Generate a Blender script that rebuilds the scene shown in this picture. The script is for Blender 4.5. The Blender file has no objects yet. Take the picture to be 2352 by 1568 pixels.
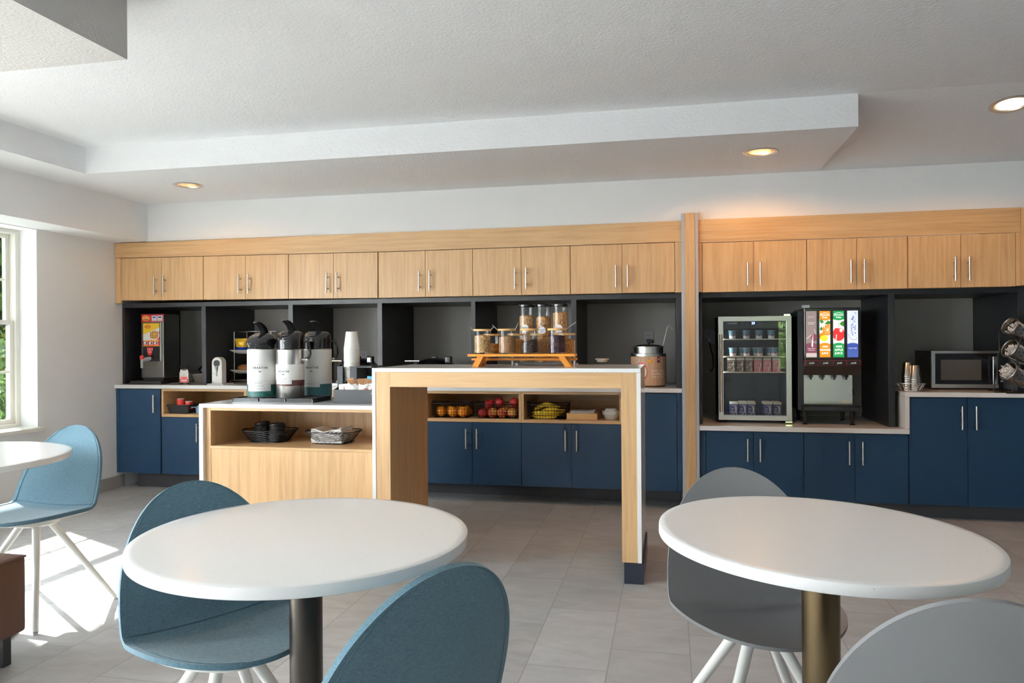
import bpy, bmesh, math, random
from math import sin, cos, pi, radians, sqrt
from mathutils import Vector, Matrix, Euler

SC = bpy.context.scene
COL = SC.collection
RND = random.Random(7)

# ------------------------------------------------------------------ camera
cam_d = bpy.data.cameras.new('camera')
cam_d.sensor_width = 36.0
cam_d.lens = 1707.8 / 2352 * 36.0
cam_d.clip_start = 0.05
cam = bpy.data.objects.new('camera', cam_d)
COL.objects.link(cam)
_y, _p, _r = 0.2083817, 0.000687, -0.006457
_Ry = Matrix(((cos(_y), 0, sin(_y)), (0, 1, 0), (-sin(_y), 0, cos(_y))))
_Rx = Matrix(((1, 0, 0), (0, cos(_p), -sin(_p)), (0, sin(_p), cos(_p))))
_Rz = Matrix(((cos(_r), -sin(_r), 0), (sin(_r), cos(_r), 0), (0, 0, 1)))
_B = Matrix(((1, 0, 0), (0, 0, -1), (0, 1, 0)))
_M = _Rz @ _Rx @ _Ry @ _B                      # world -> (right, down, forward)
_C = Matrix((_M[0], -Vector(_M[1]), -Vector(_M[2]))).transposed()
cam.matrix_world = Matrix.Translation((0, 0, 1.21)) @ _C.to_4x4()
SC.camera = cam

# ------------------------------------------------------------------ light
W = bpy.data.worlds.new('sky_world')
SC.world = W
W.use_nodes = True
_n = W.node_tree.nodes
_bg = _n['Background']
_bg.inputs[0].default_value = (0.87, 0.945, 1.0, 1)
_bg.inputs[1].default_value = 50.0

sun_d = bpy.data.lights.new('sun', 'SUN')
sun_d.energy = 330.0
sun_d.angle = radians(0.8)
sun_d.color = (1.0, 0.94, 0.84)
sun = bpy.data.objects.new('sun', sun_d)
COL.objects.link(sun)
sun.rotation_euler = Vector((1.195, -0.588, -1.0)).to_track_quat('-Z', 'Y').to_euler()

SC.view_settings.view_transform = 'Standard'
SC.view_settings.look = 'None'
SC.view_settings.gamma = 1.0
SC.view_settings.use_curve_mapping = False
SC.view_settings.exposure = 0.22
SC.cycles.use_denoising = True
SC.cycles.max_bounces = 10
SC.cycles.diffuse_bounces = 6
SC.cycles.glossy_bounces = 4
SC.cycles.transparent_max_bounces = 24
SC.cycles.sample_clamp_indirect = 8.0
SC.cycles.caustics_reflective = False
SC.cycles.caustics_refractive = False

# windows: (y0, y1) along the left wall, (x0, x1) along the wall behind the camera
WZ0, WZ1 = 0.60, 2.05
LEFT_WINDOWS = [(3.55, 4.63), (1.55, 2.63), (-0.45, 0.63), (-2.45, -1.37)]
FRONT_WINDOWS = [(1.95, 2.40)]
XL, XR, YF, YB = -4.55, 5.6, -3.3, 5.44         # room faces
def portal(loc, rot, sx, sy):
    d = bpy.data.lights.new('window_portal', 'AREA')
    d.shape = 'RECTANGLE'; d.size = sx; d.size_y = sy
    d.cycles.is_portal = True
    o = bpy.data.objects.new('window_portal', d)
    COL.objects.link(o); o.location = loc; o.rotation_euler = rot
for a, b in LEFT_WINDOWS:
    portal((XL - 0.22, (a + b) / 2, (WZ0 + WZ1) / 2), (0, -pi / 2, 0), WZ1 - WZ0, b - a)
for a, b in FRONT_WINDOWS:
    portal(((a + b) / 2, YF - 0.22, (WZ0 + WZ1) / 2), (pi / 2, 0, 0), b - a, WZ1 - WZ0)

# ------------------------------------------------------------------ materials
def mat(name, color, rough=0.5, metal=0.0, spec=0.5, emit=None, es=0.0, sheen=0.0, coat=0.0):
    m = bpy.data.materials.new(name); m.use_nodes = True
    b = m.node_tree.nodes['Principled BSDF']
    b.inputs['Base Color'].default_value = (*color, 1)
    b.inputs['Roughness'].default_value = rough
    b.inputs['Metallic'].default_value = metal
    b.inputs['Specular IOR Level'].default_value = spec
    if emit: 
        b.inputs['Emission Color'].default_value = (*emit, 1)
        b.inputs['Emission Strength'].default_value = es
    if sheen: b.inputs['Sheen Weight'].default_value = sheen
    if coat: b.inputs['Coat Weight'].default_value = coat
    return m
def nd(m, t, **kw):
    n = m.node_tree.nodes.new(t)
    for k, v in kw.items(): setattr(n, k, v)
    return n
def lk(m, a, b): m.node_tree.links.new(a, b)
def ramp(m, stops):
    r = nd(m, 'ShaderNodeValToRGB')
    while len(r.color_ramp.elements) < len(stops): r.color_ramp.elements.new(0.5)
    for e, (p, c) in zip(r.color_ramp.elements, stops):
        e.position = p; e.color = (*c, 1)
    return r
def coords(m, scale, rand=True):
    tc = nd(m, 'ShaderNodeTexCoord'); mp = nd(m, 'ShaderNodeMapping')
    mp.inputs['Scale'].default_value = scale
    lk(m, tc.outputs['Object'], mp.inputs['Vector'])
    if rand:
        oi = nd(m, 'ShaderNodeObjectInfo'); vm = nd(m, 'ShaderNodeVectorMath', operation='SCALE')
        cx = nd(m, 'ShaderNodeCombineXYZ')
        for i in range(3): lk(m, oi.outputs['Random'], cx.inputs[i])
        lk(m, cx.outputs[0], vm.inputs[0]); vm.inputs['Scale'].default_value = 40
        lk(m, vm.outputs[0], mp.inputs['Location'])
    return mp.outputs[0]
def noise(m, vec, scale, detail=4, rough=0.55, dist=0.0):
    n = nd(m, 'ShaderNodeTexNoise')
    n.inputs['Scale'].default_value = scale; n.inputs['Detail'].default_value = detail
    n.inputs['Roughness'].default_value = rough; n.inputs['Distortion'].default_value = dist
    lk(m, vec, n.inputs['Vector']); return n
def bump(m, h, strength, dist):
    b = nd(m, 'ShaderNodeBump'); b.inputs['Strength'].default_value = strength
    b.inputs['Distance'].default_value = dist
    lk(m, h, b.inputs['Height']); lk(m, b.outputs[0], m.node_tree.nodes['Principled BSDF'].inputs['Normal'])
def mixc(m, fac, a, b, mode='MIX'):
    x = nd(m, 'ShaderNodeMix', data_type='RGBA', blend_type=mode)
    for s, v in ((x.inputs[0], fac), (x.inputs[6], a), (x.inputs[7], b)):
        if hasattr(v, 'is_linked'): lk(m, v, s)
        elif isinstance(v, (int, float)): s.default_value = v
        else: s.default_value = (*v, 1)
    return x.outputs[2]
def base(m): return m.node_tree.nodes['Principled BSDF'].inputs['Base Color']
def wood(name, lo, mid, hi, axis='z', rough=0.36):
    m = mat(name, mid, rough)
    s = {'z': (1, 1, .045), 'x': (.045, 1, 1), 'y': (1, .045, 1)}[axis]
    v = coords(m, s)
    n1 = noise(m, v, 55, 6, .65, .4); n2 = noise(m, v, 9, 3, .5, 1.2)
    r1 = ramp(m, [(.33, lo), (.50, mid), (.66, hi)]); lk(m, n1.outputs['Fac'], r1.inputs[0])
    r2 = ramp(m, [(.35, tuple(c * .78 for c in mid)), (.6, mid)]); lk(m, n2.outputs['Fac'], r2.inputs[0])
    lk(m, mixc(m, .45, r1.outputs[0], r2.outputs[0]), base(m))
    bump(m, n1.outputs['Fac'], .06, .001)
    return m
OAK_LO, OAK, OAK_HI = (.44, .25, .108), (.585, .362, .172), (.66, .44, .235)
M_OAKV = wood('oak_laminate_vertical', OAK_LO, OAK, OAK_HI, 'z')
M_OAKH = wood('oak_laminate_horizontal', OAK_LO, OAK, OAK_HI, 'x')
M_OAKY = wood('oak_laminate_depth', OAK_LO, OAK, OAK_HI, 'y')
M_BAMBOO = wood('bamboo', (.56, .30, .09), (.70, .41, .14), (.78, .50, .20), 'x')
M_HONEY = wood('honey_wood', (.50, .16, .006), (.62, .225, .010), (.70, .28, .02), 'x', .35)

def wallmat(name, c, sc=150, st=.25):
    m = mat(name, c, .85, 0, .25)
    v = coords(m, (1, 1, 1), False)
    n = noise(m, v, sc, 3, .6); bump(m, n.outputs['Fac'], st, .004)
    return m
M_WALL = wallmat('white_wall_paint', (.87, .87, .87))
M_CEIL = wallmat('white_ceiling_texture', (.86, .87, .885), 75, .8)
M_BOUNCECUT = wallmat('bounce_cut_dark_paint', (.10, .12, .15)); M_BASEB = mat('grey_rubber_base', (.33, .32, .30), .6)  # dark colour for the unseen right walls, added to cut bounced light
M_BLUE = mat('navy_laminate', (.007, .034, .080), .48, 0, .35)
M_BLACK = mat('black_laminate', (.010, .011, .014), .38, 0, .5)
M_KICK = mat('charcoal_kick', (.045, .046, .055), .5)
M_PANEL = mat('grey_back_panel', (.38, .365, .34), .6)
def quartz(name, c, rough):
    m = mat(name, c, rough, 0, .5)
    v = coords(m, (1, 1, 1), False)
    vo = nd(m, 'ShaderNodeTexVoronoi'); vo.inputs['Scale'].default_value = 75; lk(m, v, vo.inputs['Vector'])
    r = ramp(m, [(.0, tuple(x * .55 for x in c)), (.085, tuple(x * .62 for x in c)), (.11, c)])
    lk(m, vo.outputs['Distance'], r.inputs[0])
    n = noise(m, v, 30, 2); rr = ramp(m, [(.56, (0, 0, 0)), (.62, (1, 1, 1))]); lk(m, n.outputs['Fac'], rr.inputs[0])
    lk(m, mixc(m, rr.outputs[0], c, r.outputs[0]), base(m))
    return m
M_STONE = quartz('white_quartz', (.80, .79, .77), .12)
M_TABLE = quartz('white_speckled_table', (.85, .84, .82), .15); M_TABLE2 = quartz('white_honed_table', (.85, .84, .82), .30)
for _m in (M_TABLE, M_TABLE2): _m.node_tree.nodes['Principled BSDF'].inputs['Specular IOR Level'].default_value = .3
M_STEEL = mat('brushed_steel', (.62, .60, .57), .28, 1)
M_NICKEL = mat('satin_nickel', (.66, .63, .58), .32, 1)
M_CHROME = mat('chrome', (.80, .80, .80), .08, 1)
M_DSTEEL = mat('dark_stainless', (.30, .295, .28), .33, 1)
M_BRONZE = mat('antique_bronze', (.15, .11, .06), .34, 1)
M_BLACKPL = mat('gloss_black_plastic', (.008, .008, .010), .16, 0, .5)
M_MATBLK = mat('matte_black', (.016, .018, .022), .5)
M_WHITE = mat('white_plastic', (.80, .79, .77), .35)
M_PAPER = mat('white_paper', (.82, .80, .77), .7)
M_CREAM = mat('cream_plastic', (.75, .68, .55), .4)
M_GREYPL = mat('light_grey_plastic', (.44, .44, .46), .4)
M_FRAME = mat('aged_white_vinyl', (.76, .74, .68), .4)
M_RED = mat('red_plastic', (.62, .035, .025), .35)
M_CHAIRW = mat('white_leg_paint', (.74, .73, .69), .35)
M_GREYCH = mat('grey_polypropylene', (.20, .20, .207), .42, 0, .4)

def fabric(name, a, b):
    m = mat(name, a, .85, 0, .2, sheen=.25)
    v = coords(m, (1, 1, 1), False)
    n1 = nd(m, 'ShaderNodeMapping'); n1.inputs['Scale'].default_value = (1, 1, .05); lk(m, v, n1.inputs['Vector'])
    x1 = noise(m, n1.outputs[0], 800, 2, .6)
    n2 = nd(m, 'ShaderNodeMapping'); n2.inputs['Scale'].default_value = (.12, .12, 1); lk(m, v, n2.inputs['Vector'])
    x2 = noise(m, n2.outputs[0], 800, 2, .6)
    mx = nd(m, 'ShaderNodeMath', operation='MULTIPLY'); lk(m, x1.outputs['Fac'], mx.inputs[0]); lk(m, x2.outputs['Fac'], mx.inputs[1])
    r = ramp(m, [(.14, b), (.36, a)]); lk(m, mx.outputs[0], r.inputs[0])
    lk(m, r.outputs[0], base(m)); bump(m, mx.outputs[0], .25, .001)
    return m
M_TEAL = fabric('teal_melange_fabric', (.095, .175, .220), (.048, .105, .145))
M_SEAM = mat('teal_thread', (.045, .105, .145), .8)
M_LEATHER = mat('brown_leather', (.085, .032, .016), .42)
def glass(name, tint=(1, 1, 1), refl=.10, rough=.02):
    m = bpy.data.materials.new(name); m.use_nodes = True
    t = m.node_tree; t.nodes.clear()
    o = t.nodes.new('ShaderNodeOutputMaterial'); mx = t.nodes.new('ShaderNodeMixShader')
    tr = t.nodes.new('ShaderNodeBsdfTransparent'); gl = t.nodes.new('ShaderNodeBsdfGlossy')
    lw = t.nodes.new('ShaderNodeLayerWeight'); lw.inputs['Blend'].default_value = .5
    pw = t.nodes.new('ShaderNodeMath'); pw.operation = 'POWER'; pw.inputs[1].default_value = 4.0
    mm = t.nodes.new('ShaderNodeMath'); mm.operation = 'MULTIPLY_ADD'
    mm.inputs[1].default_value = .40; mm.inputs[2].default_value = refl
    mm.use_clamp = True; t.links.new(lw.outputs['Facing'], pw.inputs[0])
    tr.inputs[0].default_value = (*tint, 1); gl.inputs['Roughness'].default_value = rough
    t.links.new(pw.outputs[0], mm.inputs[0]); t.links.new(mm.outputs[0], mx.inputs[0])
    t.links.new(tr.outputs[0], mx.inputs[1]); t.links.new(gl.outputs[0], mx.inputs[2])
    t.links.new(mx.outputs[0], o.inputs[0])
    return m
M_GLASS = glass('clear_jar_glass', (.97, .975, .975), .012)
M_WGLASS = glass('window_glass', (.97, .98, .98), .02, 0); M_DIMGLASS = glass('daylight_dimming_glass', (.235, .245, .245), .01, 0)  # second glass: tint added to dim daylight through the first window
M_FGLASS = glass('fridge_door_glass', (.86, .88, .88), .035, 0)

def grains(name, cols, scale):
    m = mat(name, cols[0], .75)
    v = coords(m, (1, 1, 1))
    vo = nd(m, 'ShaderNodeTexVoronoi'); vo.inputs['Scale'].default_value = scale; lk(m, v, vo.inputs['Vector'])
    sp = nd(m, 'ShaderNodeSeparateColor'); lk(m, vo.outputs['Color'], sp.inputs[0])
    k = len(cols); r = ramp(m, [(i / max(1, k - 1) * .9 + .05, c) for i, c in enumerate(cols)])
    lk(m, sp.outputs[0], r.inputs[0])
    lk(m, r.outputs[0], base(m))
    bump(m, vo.outputs['Distance'], .9, .004)
    return m
M_GRANOLA = grains('granola', [(.60, .36, .15), (.22, .10, .03), (.74, .50, .24), (.50, .27, .10)], 190)
M_CINN = grains('cinnamon_sugar', [(.40, .20, .09), (.46, .25, .13)], 300)
M_RAISIN = grains('raisins', [(.050, .026, .020), (.02, .011, .010), (.09, .050, .035)], 150)
M_CRAN = grains('dried_cranberries', [(.050, .012, .018), (.024, .008, .012), (.085, .020, .026)], 130)
M_FLAKE = grains('bran_flakes', [(.48, .25, .10), (.62, .35, .15), (.34, .16, .06)], 110)
M_CORN = grains('corn_flakes', [(.78, .36, .07), (.86, .48, .13), (.50, .18, .03)], 95)
M_OAT = grains('oat_rings', [(.56, .34, .16), (.44, .24, .10), (.66, .44, .24)], 140)
M_NUT = grains('orange_nuts', [(.60, .25, .04), (.42, .16, .03), (.72, .36, .10)], 120)

def floor_mat():
    m = mat('porcelain_floor_tile', (.3, .28, .26), .42, 0, .35)
    tc = nd(m, 'ShaderNodeTexCoord'); sx = nd(m, 'ShaderNodeSeparateXYZ'); lk(m, tc.outputs['Object'], sx.inputs[0])
    def mth(op, a, b=None):
        n = nd(m, 'ShaderNodeMath', operation=op)
        for s, v in ((n.inputs[0], a), (n.inputs[1], b)):
            if v is None: continue
            if hasattr(v, 'is_linked'): lk(m, v, s)
            else: s.default_value = v
        return n.outputs[0]
    TW, TL, G = .3015, .604, .0022
    u = mth('DIVIDE', mth('ADD', sx.outputs[0], .755), TW)
    c = mth('FLOOR', u); fu = mth('SUBTRACT', u, c)
    v = mth('DIVIDE', mth('SUBTRACT', mth('SUBTRACT', sx.outputs[1], .323), mth('MULTIPLY', c, .2)), TL)
    r = mth('FLOOR', v); fv = mth('SUBTRACT', v, r)
    eu = mth('MULTIPLY', mth('MINIMUM', fu, mth('SUBTRACT', 1, fu)), TW)
    ev = mth('MULTIPLY', mth('MINIMUM', fv, mth('SUBTRACT', 1, fv)), TL)
    g = mth('LESS_THAN', mth('MINIMUM', eu, ev), G)
    cb = nd(m, 'ShaderNodeCombineXYZ'); lk(m, c, cb.inputs[0]); lk(m, r, cb.inputs[1])
    wn = nd(m, 'ShaderNodeTexWhiteNoise'); lk(m, cb.outputs[0], wn.inputs['Vector'])
    off = nd(m, 'ShaderNodeVectorMath', operation='MULTIPLY_ADD'); lk(m, wn.outputs['Color'], off.inputs[0])
    off.inputs[1].default_value = (30, 30, 30); lk(m, tc.outputs['Object'], off.inputs[2])
    mp = nd(m, 'ShaderNodeMapping'); mp.inputs['Scale'].default_value = (1, 2.2, 1); lk(m, off.outputs[0], mp.inputs['Vector'])
    n = noise(m, mp.outputs[0], 5.5, 7, .65, .6)
    rp = ramp(m, [(.30, (.39, .388, .388)), (.52, (.450, .449, .451)), (.72, (.51, .51, .514))]); lk(m, n.outputs['Fac'], rp.inputs[0])
    tint = ramp(m, [(0, (.90, .89, .88)), (1, (1.06, 1.05, 1.05))]); lk(m, wn.outputs['Value'], tint.inputs[0])
    col = mixc(m, 1.0, rp.outputs[0], tint.outputs[0], 'MULTIPLY')
    lk(m, mixc(m, g, col, (.30, .298, .295)), base(m))
    inv = mth('SUBTRACT', 1, g); bump(m, inv, .25, .001)
    return m
M_FLOOR = floor_mat()

# ------------------------------------------------------------------ mesh building
class MB:
    def __init__(s): s.v = []; s.f = []; s.m = []
    def add(s, vs, fs, m=0):
        o = len(s.v); s.v += [tuple(v) for v in vs]
        s.f += [tuple(i + o for i in f) for f in fs]; s.m += [m] * len(fs); return s
    def box(s, x0, x1, y0, y1, z0, z1, m=0):
        x0, x1 = sorted((x0, x1)); y0, y1 = sorted((y0, y1)); z0, z1 = sorted((z0, z1))
        vs = [(x, y, z) for z in (z0, z1) for y in (y0, y1) for x in (x0, x1)]
        return s.add(vs, [(0, 2, 3, 1), (4, 5, 7, 6), (0, 1, 5, 4), (2, 6, 7, 3), (0, 4, 6, 2), (1, 3, 7, 5)], m)
    def prism(s, poly, axis, a, b, m=0):
        """polygon (counter-clockwise seen from +axis) extruded from a to b along axis"""
        def P(p, t): return {'x': (t, p[0], p[1]), 'y': (p[0], t, p[1]), 'z': (p[0], p[1], t)}[axis]
        n = len(poly); vs = [P(p, a) for p in poly] + [P(p, b) for p in poly]
        fs = [tuple(range(n))[::-1], tuple(range(n, 2 * n))] + [(i, (i + 1) % n, n + (i + 1) % n, n + i) for i in range(n)]
        return s.add(vs, fs, m)
    def lathe(s, prof, c=(0, 0, 0), n=32, m=0, ax=None, caps=True, a0=0, a1=2 * pi):
        """profile [(r, h)] turned about the axis ax (default z) through c; prof may carry a material index"""
        full = abs(a1 - a0 - 2 * pi) < 1e-6
        k = n if full else n + 1
        q = Vector(ax).to_track_quat('Z', 'Y') if ax is not None else None
        vs = []
        for p in prof:
            for i in range(k):
                t = a0 + (a1 - a0) * i / n
                w = Vector((p[0] * cos(t), p[0] * sin(t), p[1]))
                if q: w = q @ w
                vs.append(tuple(w + Vector(c)))
        o = len(s.v); s.v += vs
        for j in range(len(prof) - 1):
            mi = prof[j][2] if len(prof[j]) > 2 else m
            for i in range(n):
                a, b = i, (i + 1) % k
                s.f.append((o + j * k + a, o + j * k + b, o + (j + 1) * k + b, o + (j + 1) * k + a)); s.m.append(mi)
        if caps and full:
            if prof[0][0] > 1e-5: s.f.append(tuple(o + i for i in range(k))[::-1]); s.m.append(prof[0][2] if len(prof[0]) > 2 else m)
            if prof[-1][0] > 1e-5: s.f.append(tuple(o + (len(prof) - 1) * k + i for i in range(k))); s.m.append(prof[-2][2] if len(prof[-2]) > 2 else m)
        return s
    def cyl(s, a, b, r, r2=None, n=20, m=0):
        a, b = Vector(a), Vector(b); L = (b - a).length
        return s.lathe([(r, 0), (r if r2 is None else r2, L)], a, n, m, (b - a))
    def tube(s, pts, r, n=8, closed=False, m=0, r2=None):
        pts = [Vector(p) for p in pts]; N = len(pts)
        vs = []; up = None
        for i, p in enumerate(pts):
            t = (pts[(i + 1) % N] - pts[i - 1]) if closed else (pts[min(i + 1, N - 1)] - pts[max(i - 1, 0)])
            t.normalize()
            if up is None:
                up = Vector((0, 0, 1)) if abs(t.z) < .9 else Vector((1, 0, 0))
            a = t.cross(up); a.normalize(); b = a.cross(t); up = b
            rr = r if r2 is None else r + (r2 - r) * i / (N - 1)
            if callable(r): rr = r(i / (N - 1))
            for k in range(n):
                w = 2 * pi * k / n; vs.append(tuple(p + a * (rr * cos(w)) + b * (rr * sin(w))))
        o = len(s.v); s.v += vs; R = N if closed else N - 1
        for i in range(R):
            j = (i + 1) % N
            for k in range(n):
                l = (k + 1) % n
                s.f.append((o + i * n + k, o + i * n + l, o + j * n + l, o + j * n + k)); s.m.append(m)
        if not closed:
            s.f.append(tuple(o + k for k in range(n))[::-1]); s.m.append(m)
            s.f.append(tuple(o + (N - 1) * n + k for k in range(n))); s.m.append(m)
        return s
    def ball(s, c, r, n=20, m=0, fn=None):
        if not hasattr(r, '__len__'): r = (r, r, r)
        h = n // 2; vs = []
        for j in range(h + 1):
            th = pi * j / h
            for i in range(n):
                ph = 2 * pi * i / n; d = Vector((sin(th) * cos(ph), sin(th) * sin(ph), cos(th)))
                k = fn(d) if fn else 1
                vs.append((c[0] + d.x * r[0] * k, c[1] + d.y * r[1] * k, c[2] + d.z * r[2] * k))
        o = len(s.v); s.v += vs
        for j in range(h):
            for i in range(n):
                k = (i + 1) % n
                s.f.append((o + j * n + i, o + (j + 1) * n + i, o + (j + 1) * n + k, o + j * n + k)); s.m.append(m)
        return s
    def map(s, fn, start=0):
        s.v[start:] = [tuple(fn(Vector(v))) for v in s.v[start:]]; return s
def rect_path(x0, x1, y0, y1, z, r=.01, k=4):
    out = []
    for cx, cy, a in ((x1 - r, y1 - r, 0), (x0 + r, y1 - r, pi / 2), (x0 + r, y0 + r, pi), (x1 - r, y0 + r, 1.5 * pi)):
        for i in range(k + 1):
            t = a + pi / 2 * i / k; out.append((cx + r * cos(t), cy + r * sin(t), z))
    return out

def root_of(o):
    while o.parent: o = o.parent
    return o
def obj(name, mb, mats, parent=None, smooth=None, bev=0.0, wc=True, seg=2, label=None):
    """link the mesh as ONE object; wc: vertices are world coordinates of an unrotated thing"""
    me = bpy.data.meshes.new(name)
    v = mb.v
    if wc:
        if parent is not None:
            L = root_of(parent).location; v = [(p[0] - L.x, p[1] - L.y, p[2] - L.z) for p in v]; org = None
        else:
            xs, ys, zs = zip(*v); org = ((min(xs) + max(xs)) / 2, (min(ys) + max(ys)) / 2, min(zs))
            v = [(p[0] - org[0], p[1] - org[1], p[2] - org[2]) for p in v]
    me.from_pydata(v, [], mb.f)
    mats = mats if isinstance(mats, (list, tuple)) else [mats]
    for m in mats: me.materials.append(m)
    me.polygons.foreach_set('material_index', mb.m)
    bm = bmesh.new(); bm.from_mesh(me)
    bmesh.ops.remove_doubles(bm, verts=bm.verts, dist=1e-6)
    bmesh.ops.recalc_face_normals(bm, faces=bm.faces)
    bm.to_mesh(me); bm.free()
    if smooth is not None:
        me.shade_smooth(); me.set_sharp_from_angle(angle=radians(smooth))
    o = bpy.data.objects.new(name, me); COL.objects.link(o)
    if wc and parent is None: o.location = org
    if parent is not None: o.parent = parent
    if bev:
        b = o.modifiers.new('bevel', 'BEVEL'); b.width = bev; b.segments = seg; b.limit_method = 'ANGLE'
    if label: o['label'] = label
    return o
def tag(o, label, cat, group=None, kind=None):
    o['label'] = label; o['category'] = cat
    if group: o['group'] = group
    if kind: o['kind'] = kind
    return o
def thing(name, label, cat, loc=(0, 0, 0), rotz=0.0, group=None):
    o = bpy.data.objects.new(name, None); COL.objects.link(o)
    o.empty_display_size = .05
    o.location = loc; o.rotation_euler = (0, 0, rotz)
    return tag(o, label, cat, group)
def struct(name, mb, m, smooth=None, bev=0, parent=None):
    o = obj(name, mb, m, parent, smooth, bev); 
    if parent is None: o['kind'] = 'structure'
    return o
def dup(root, loc=None, rot=None, label=None):
    r = root.copy(); COL.objects.link(r)
    if loc is not None: r.location = loc
    if rot is not None: r.rotation_euler = rot
    if label: r['label'] = label
    for ch in list(root.children):
        c = ch.copy(); COL.objects.link(c); c.parent = r
        for g in list(ch.children):
            d = g.copy(); COL.objects.link(d); d.parent = c
    return r
_tc = {}
def text2d(body, size, align='CENTER', spacing=1.0, bold=0.0):
    key = (body, size, align, spacing, bold)
    if key not in _tc:
        cu = bpy.data.curves.new('lettering', 'FONT'); cu.body = body; cu.size = size
        cu.align_x = align; cu.align_y = 'CENTER'; cu.space_character = spacing; cu.offset = bold; cu.resolution_u = 3
        o = bpy.data.objects.new('lettering', cu); COL.objects.link(o)
        bpy.context.view_layer.update()
        me = bpy.data.meshes.new_from_object(o.evaluated_get(bpy.context.evaluated_depsgraph_get()))
        _tc[key] = ([tuple(v.co) for v in me.vertices], [tuple(p.vertices) for p in me.polygons])
        bpy.data.objects.remove(o); bpy.data.meshes.remove(me); bpy.data.curves.remove(cu)
    return _tc[key]
def text_front(mb, body, size, x, y, z, m=0, **kw):
    """lettering on a face looking towards -y"""
    v, f = text2d(body, size, **kw); return mb.add([(x + p[0], y, z + p[1]) for p in v], f, m)
def disc(mb, x, y, z, rx, rz=None, m=0, n=24, fn=None):
    rz = rz or rx
    return mb.add([(x + rx * cos(2 * pi * i / n), y, z + rz * sin(2 * pi * i / n)) for i in range(n)], [tuple(range(n))], m)
def flat(mb, pts, y, m=0):
    return mb.add([(p[0], y, p[1]) for p in pts], [tuple(range(len(pts)))], m)
def rectf(mb, x0, x1, y, z0, z1, m=0):
    return flat(mb, [(x0, z0), (x1, z0), (x1, z1), (x0, z1)], y, m)
# ------------------------------------------------------------------ the room
H1, H2 = 2.545, 2.365                                   # tray ceiling, lower band
struct('floor', MB().box(XL - .3, XR + .3, YF - .3, 6.4, -.1, 0), M_FLOOR)
TX0, TX1, TY = -3.877, 1.014, 4.35
LIGHTS = [(-3.436, 4.835), (.557, 4.803), (1.86, 4.604)]
def sheet(m, x0, x1, y0, y1, zf, holes=(), r=.083, h=.13):
    """ceiling sheet with round holes for the recessed lights; zf(y) gives its height"""
    def q(a, b, c, d):
        if b - a > 1e-4 and d - c > 1e-4: m.add([(a, c, zf(c)), (b, c, zf(c)), (b, d, zf(d)), (a, d, zf(d))], [(0, 1, 2, 3)])
    c0 = x0
    for hx, hy in sorted(holes):
        q(c0, hx - h, y0, y1); q(hx - h, hx + h, y0, hy - h); q(hx - h, hx + h, hy + h, y1); c0 = hx + h
        n = 40; sq = []; ci = []
        for i in range(n):
            t = 2 * pi * i / n; k = h / max(abs(cos(t)), abs(sin(t)))
            sq.append((hx + k * cos(t), hy + k * sin(t))); ci.append((hx + r * cos(t), hy + r * sin(t)))
        m.add([(p[0], p[1], zf(p[1])) for p in sq + ci], [(i, (i + 1) % n, n + (i + 1) % n, n + i) for i in range(n)])
    q(c0, x1, y0, y1)
slope = lambda y: H1 + (H2 - H1) * (y - TY) / (YB - TY)
YE = YB + .9
m = MB()
m.box(XL - .3, XR + .2, YF - .3, YE, H1 + .15, H1 + .25)  # roof slab
sheet(m, TX0, TX1, YF - .2, TY, lambda y: H1)            # raised field
sheet(m, TX1, XR + .2, YF - .2, TY, lambda y: H1)
sheet(m, XL - .2, TX0, YF - .2, YE, lambda y: H2)        # low band along the left wall
m.add([(TX0, YF - .2, H2), (TX0, TY, H2), (TX0, TY, H1), (TX0, YF - .2, H1)], [(0, 1, 2, 3)])
sheet(m, TX0, TX1, TY, YE, lambda y: H2, LIGHTS[:2])     # low band along the cabinets
m.add([(TX0, TY, H2), (TX1, TY, H2), (TX1, TY, H1), (TX0, TY, H1)], [(0, 1, 2, 3)])
m.add([(TX1, TY, H2), (TX1, YB, H2), (TX1, TY, H1)], [(0, 1, 2)])
sheet(m, TX1, XR + .2, TY, YB, slope, LIGHTS[2:])        # slopes down to the cabinets at the right
struct('ceiling', m, M_CEIL)
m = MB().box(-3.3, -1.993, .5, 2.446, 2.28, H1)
struct('trim_1', m, wallmat('shade_tinted_box_paint', (.58, .57, .55), 75, .8))                             # dropped box on the ceiling at upper left, its shade put into the paint
def wall_x(x0, x1, holes, y0, y1, z1):
    m = MB(); c = y0
    for a, b in sorted(holes):
        m.box(x0, x1, c, a, 0, z1); m.box(x0, x1, a, b, 0, WZ0); m.box(x0, x1, a, b, WZ1, z1); c = b
    m.box(x0, x1, c, y1, 0, z1); return m
m = wall_x(XL - .26, XL, LEFT_WINDOWS, YF - .2, 6.4, H2)
m.box(XL, -4.25, YF, YB, 2.055, H2)
struct('wall_left', m, M_WALL)
m = MB(); c = XL - .26
for a, b in FRONT_WINDOWS:
    m.box(c, a, YF - .26, YF, 0, H1); m.box(a, b, YF - .26, YF, 0, WZ0); m.box(a, b, YF - .26, YF, WZ1, H1); c = b
m.box(c, XR + .2, YF - .26, YF, 0, H1)
struct('wall_front', m, M_WALL)
struct('wall_right', MB().box(XR, XR + .2, YF, 6.4, 0, H1 + .1), M_BOUNCECUT)
m = MB().box(XL, 2.3995, YB, YB + .12, 2.056, H2 + .06)          # furr-down above the cabinets
m.box(XL, 2.4, 6.26, 6.4, 0, H1 + .1)
struct('wall_back', m, M_WALL)
struct('wall_back_right', MB().box(2.40, XR, YB, YB + .12, 0, H2 + .06).box(2.40, 2.5, YB + .12, 6.255, 0, H1).box(2.36, 2.3998, YB + .002, 6.25, 0, 2.05), M_WALL)
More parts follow.
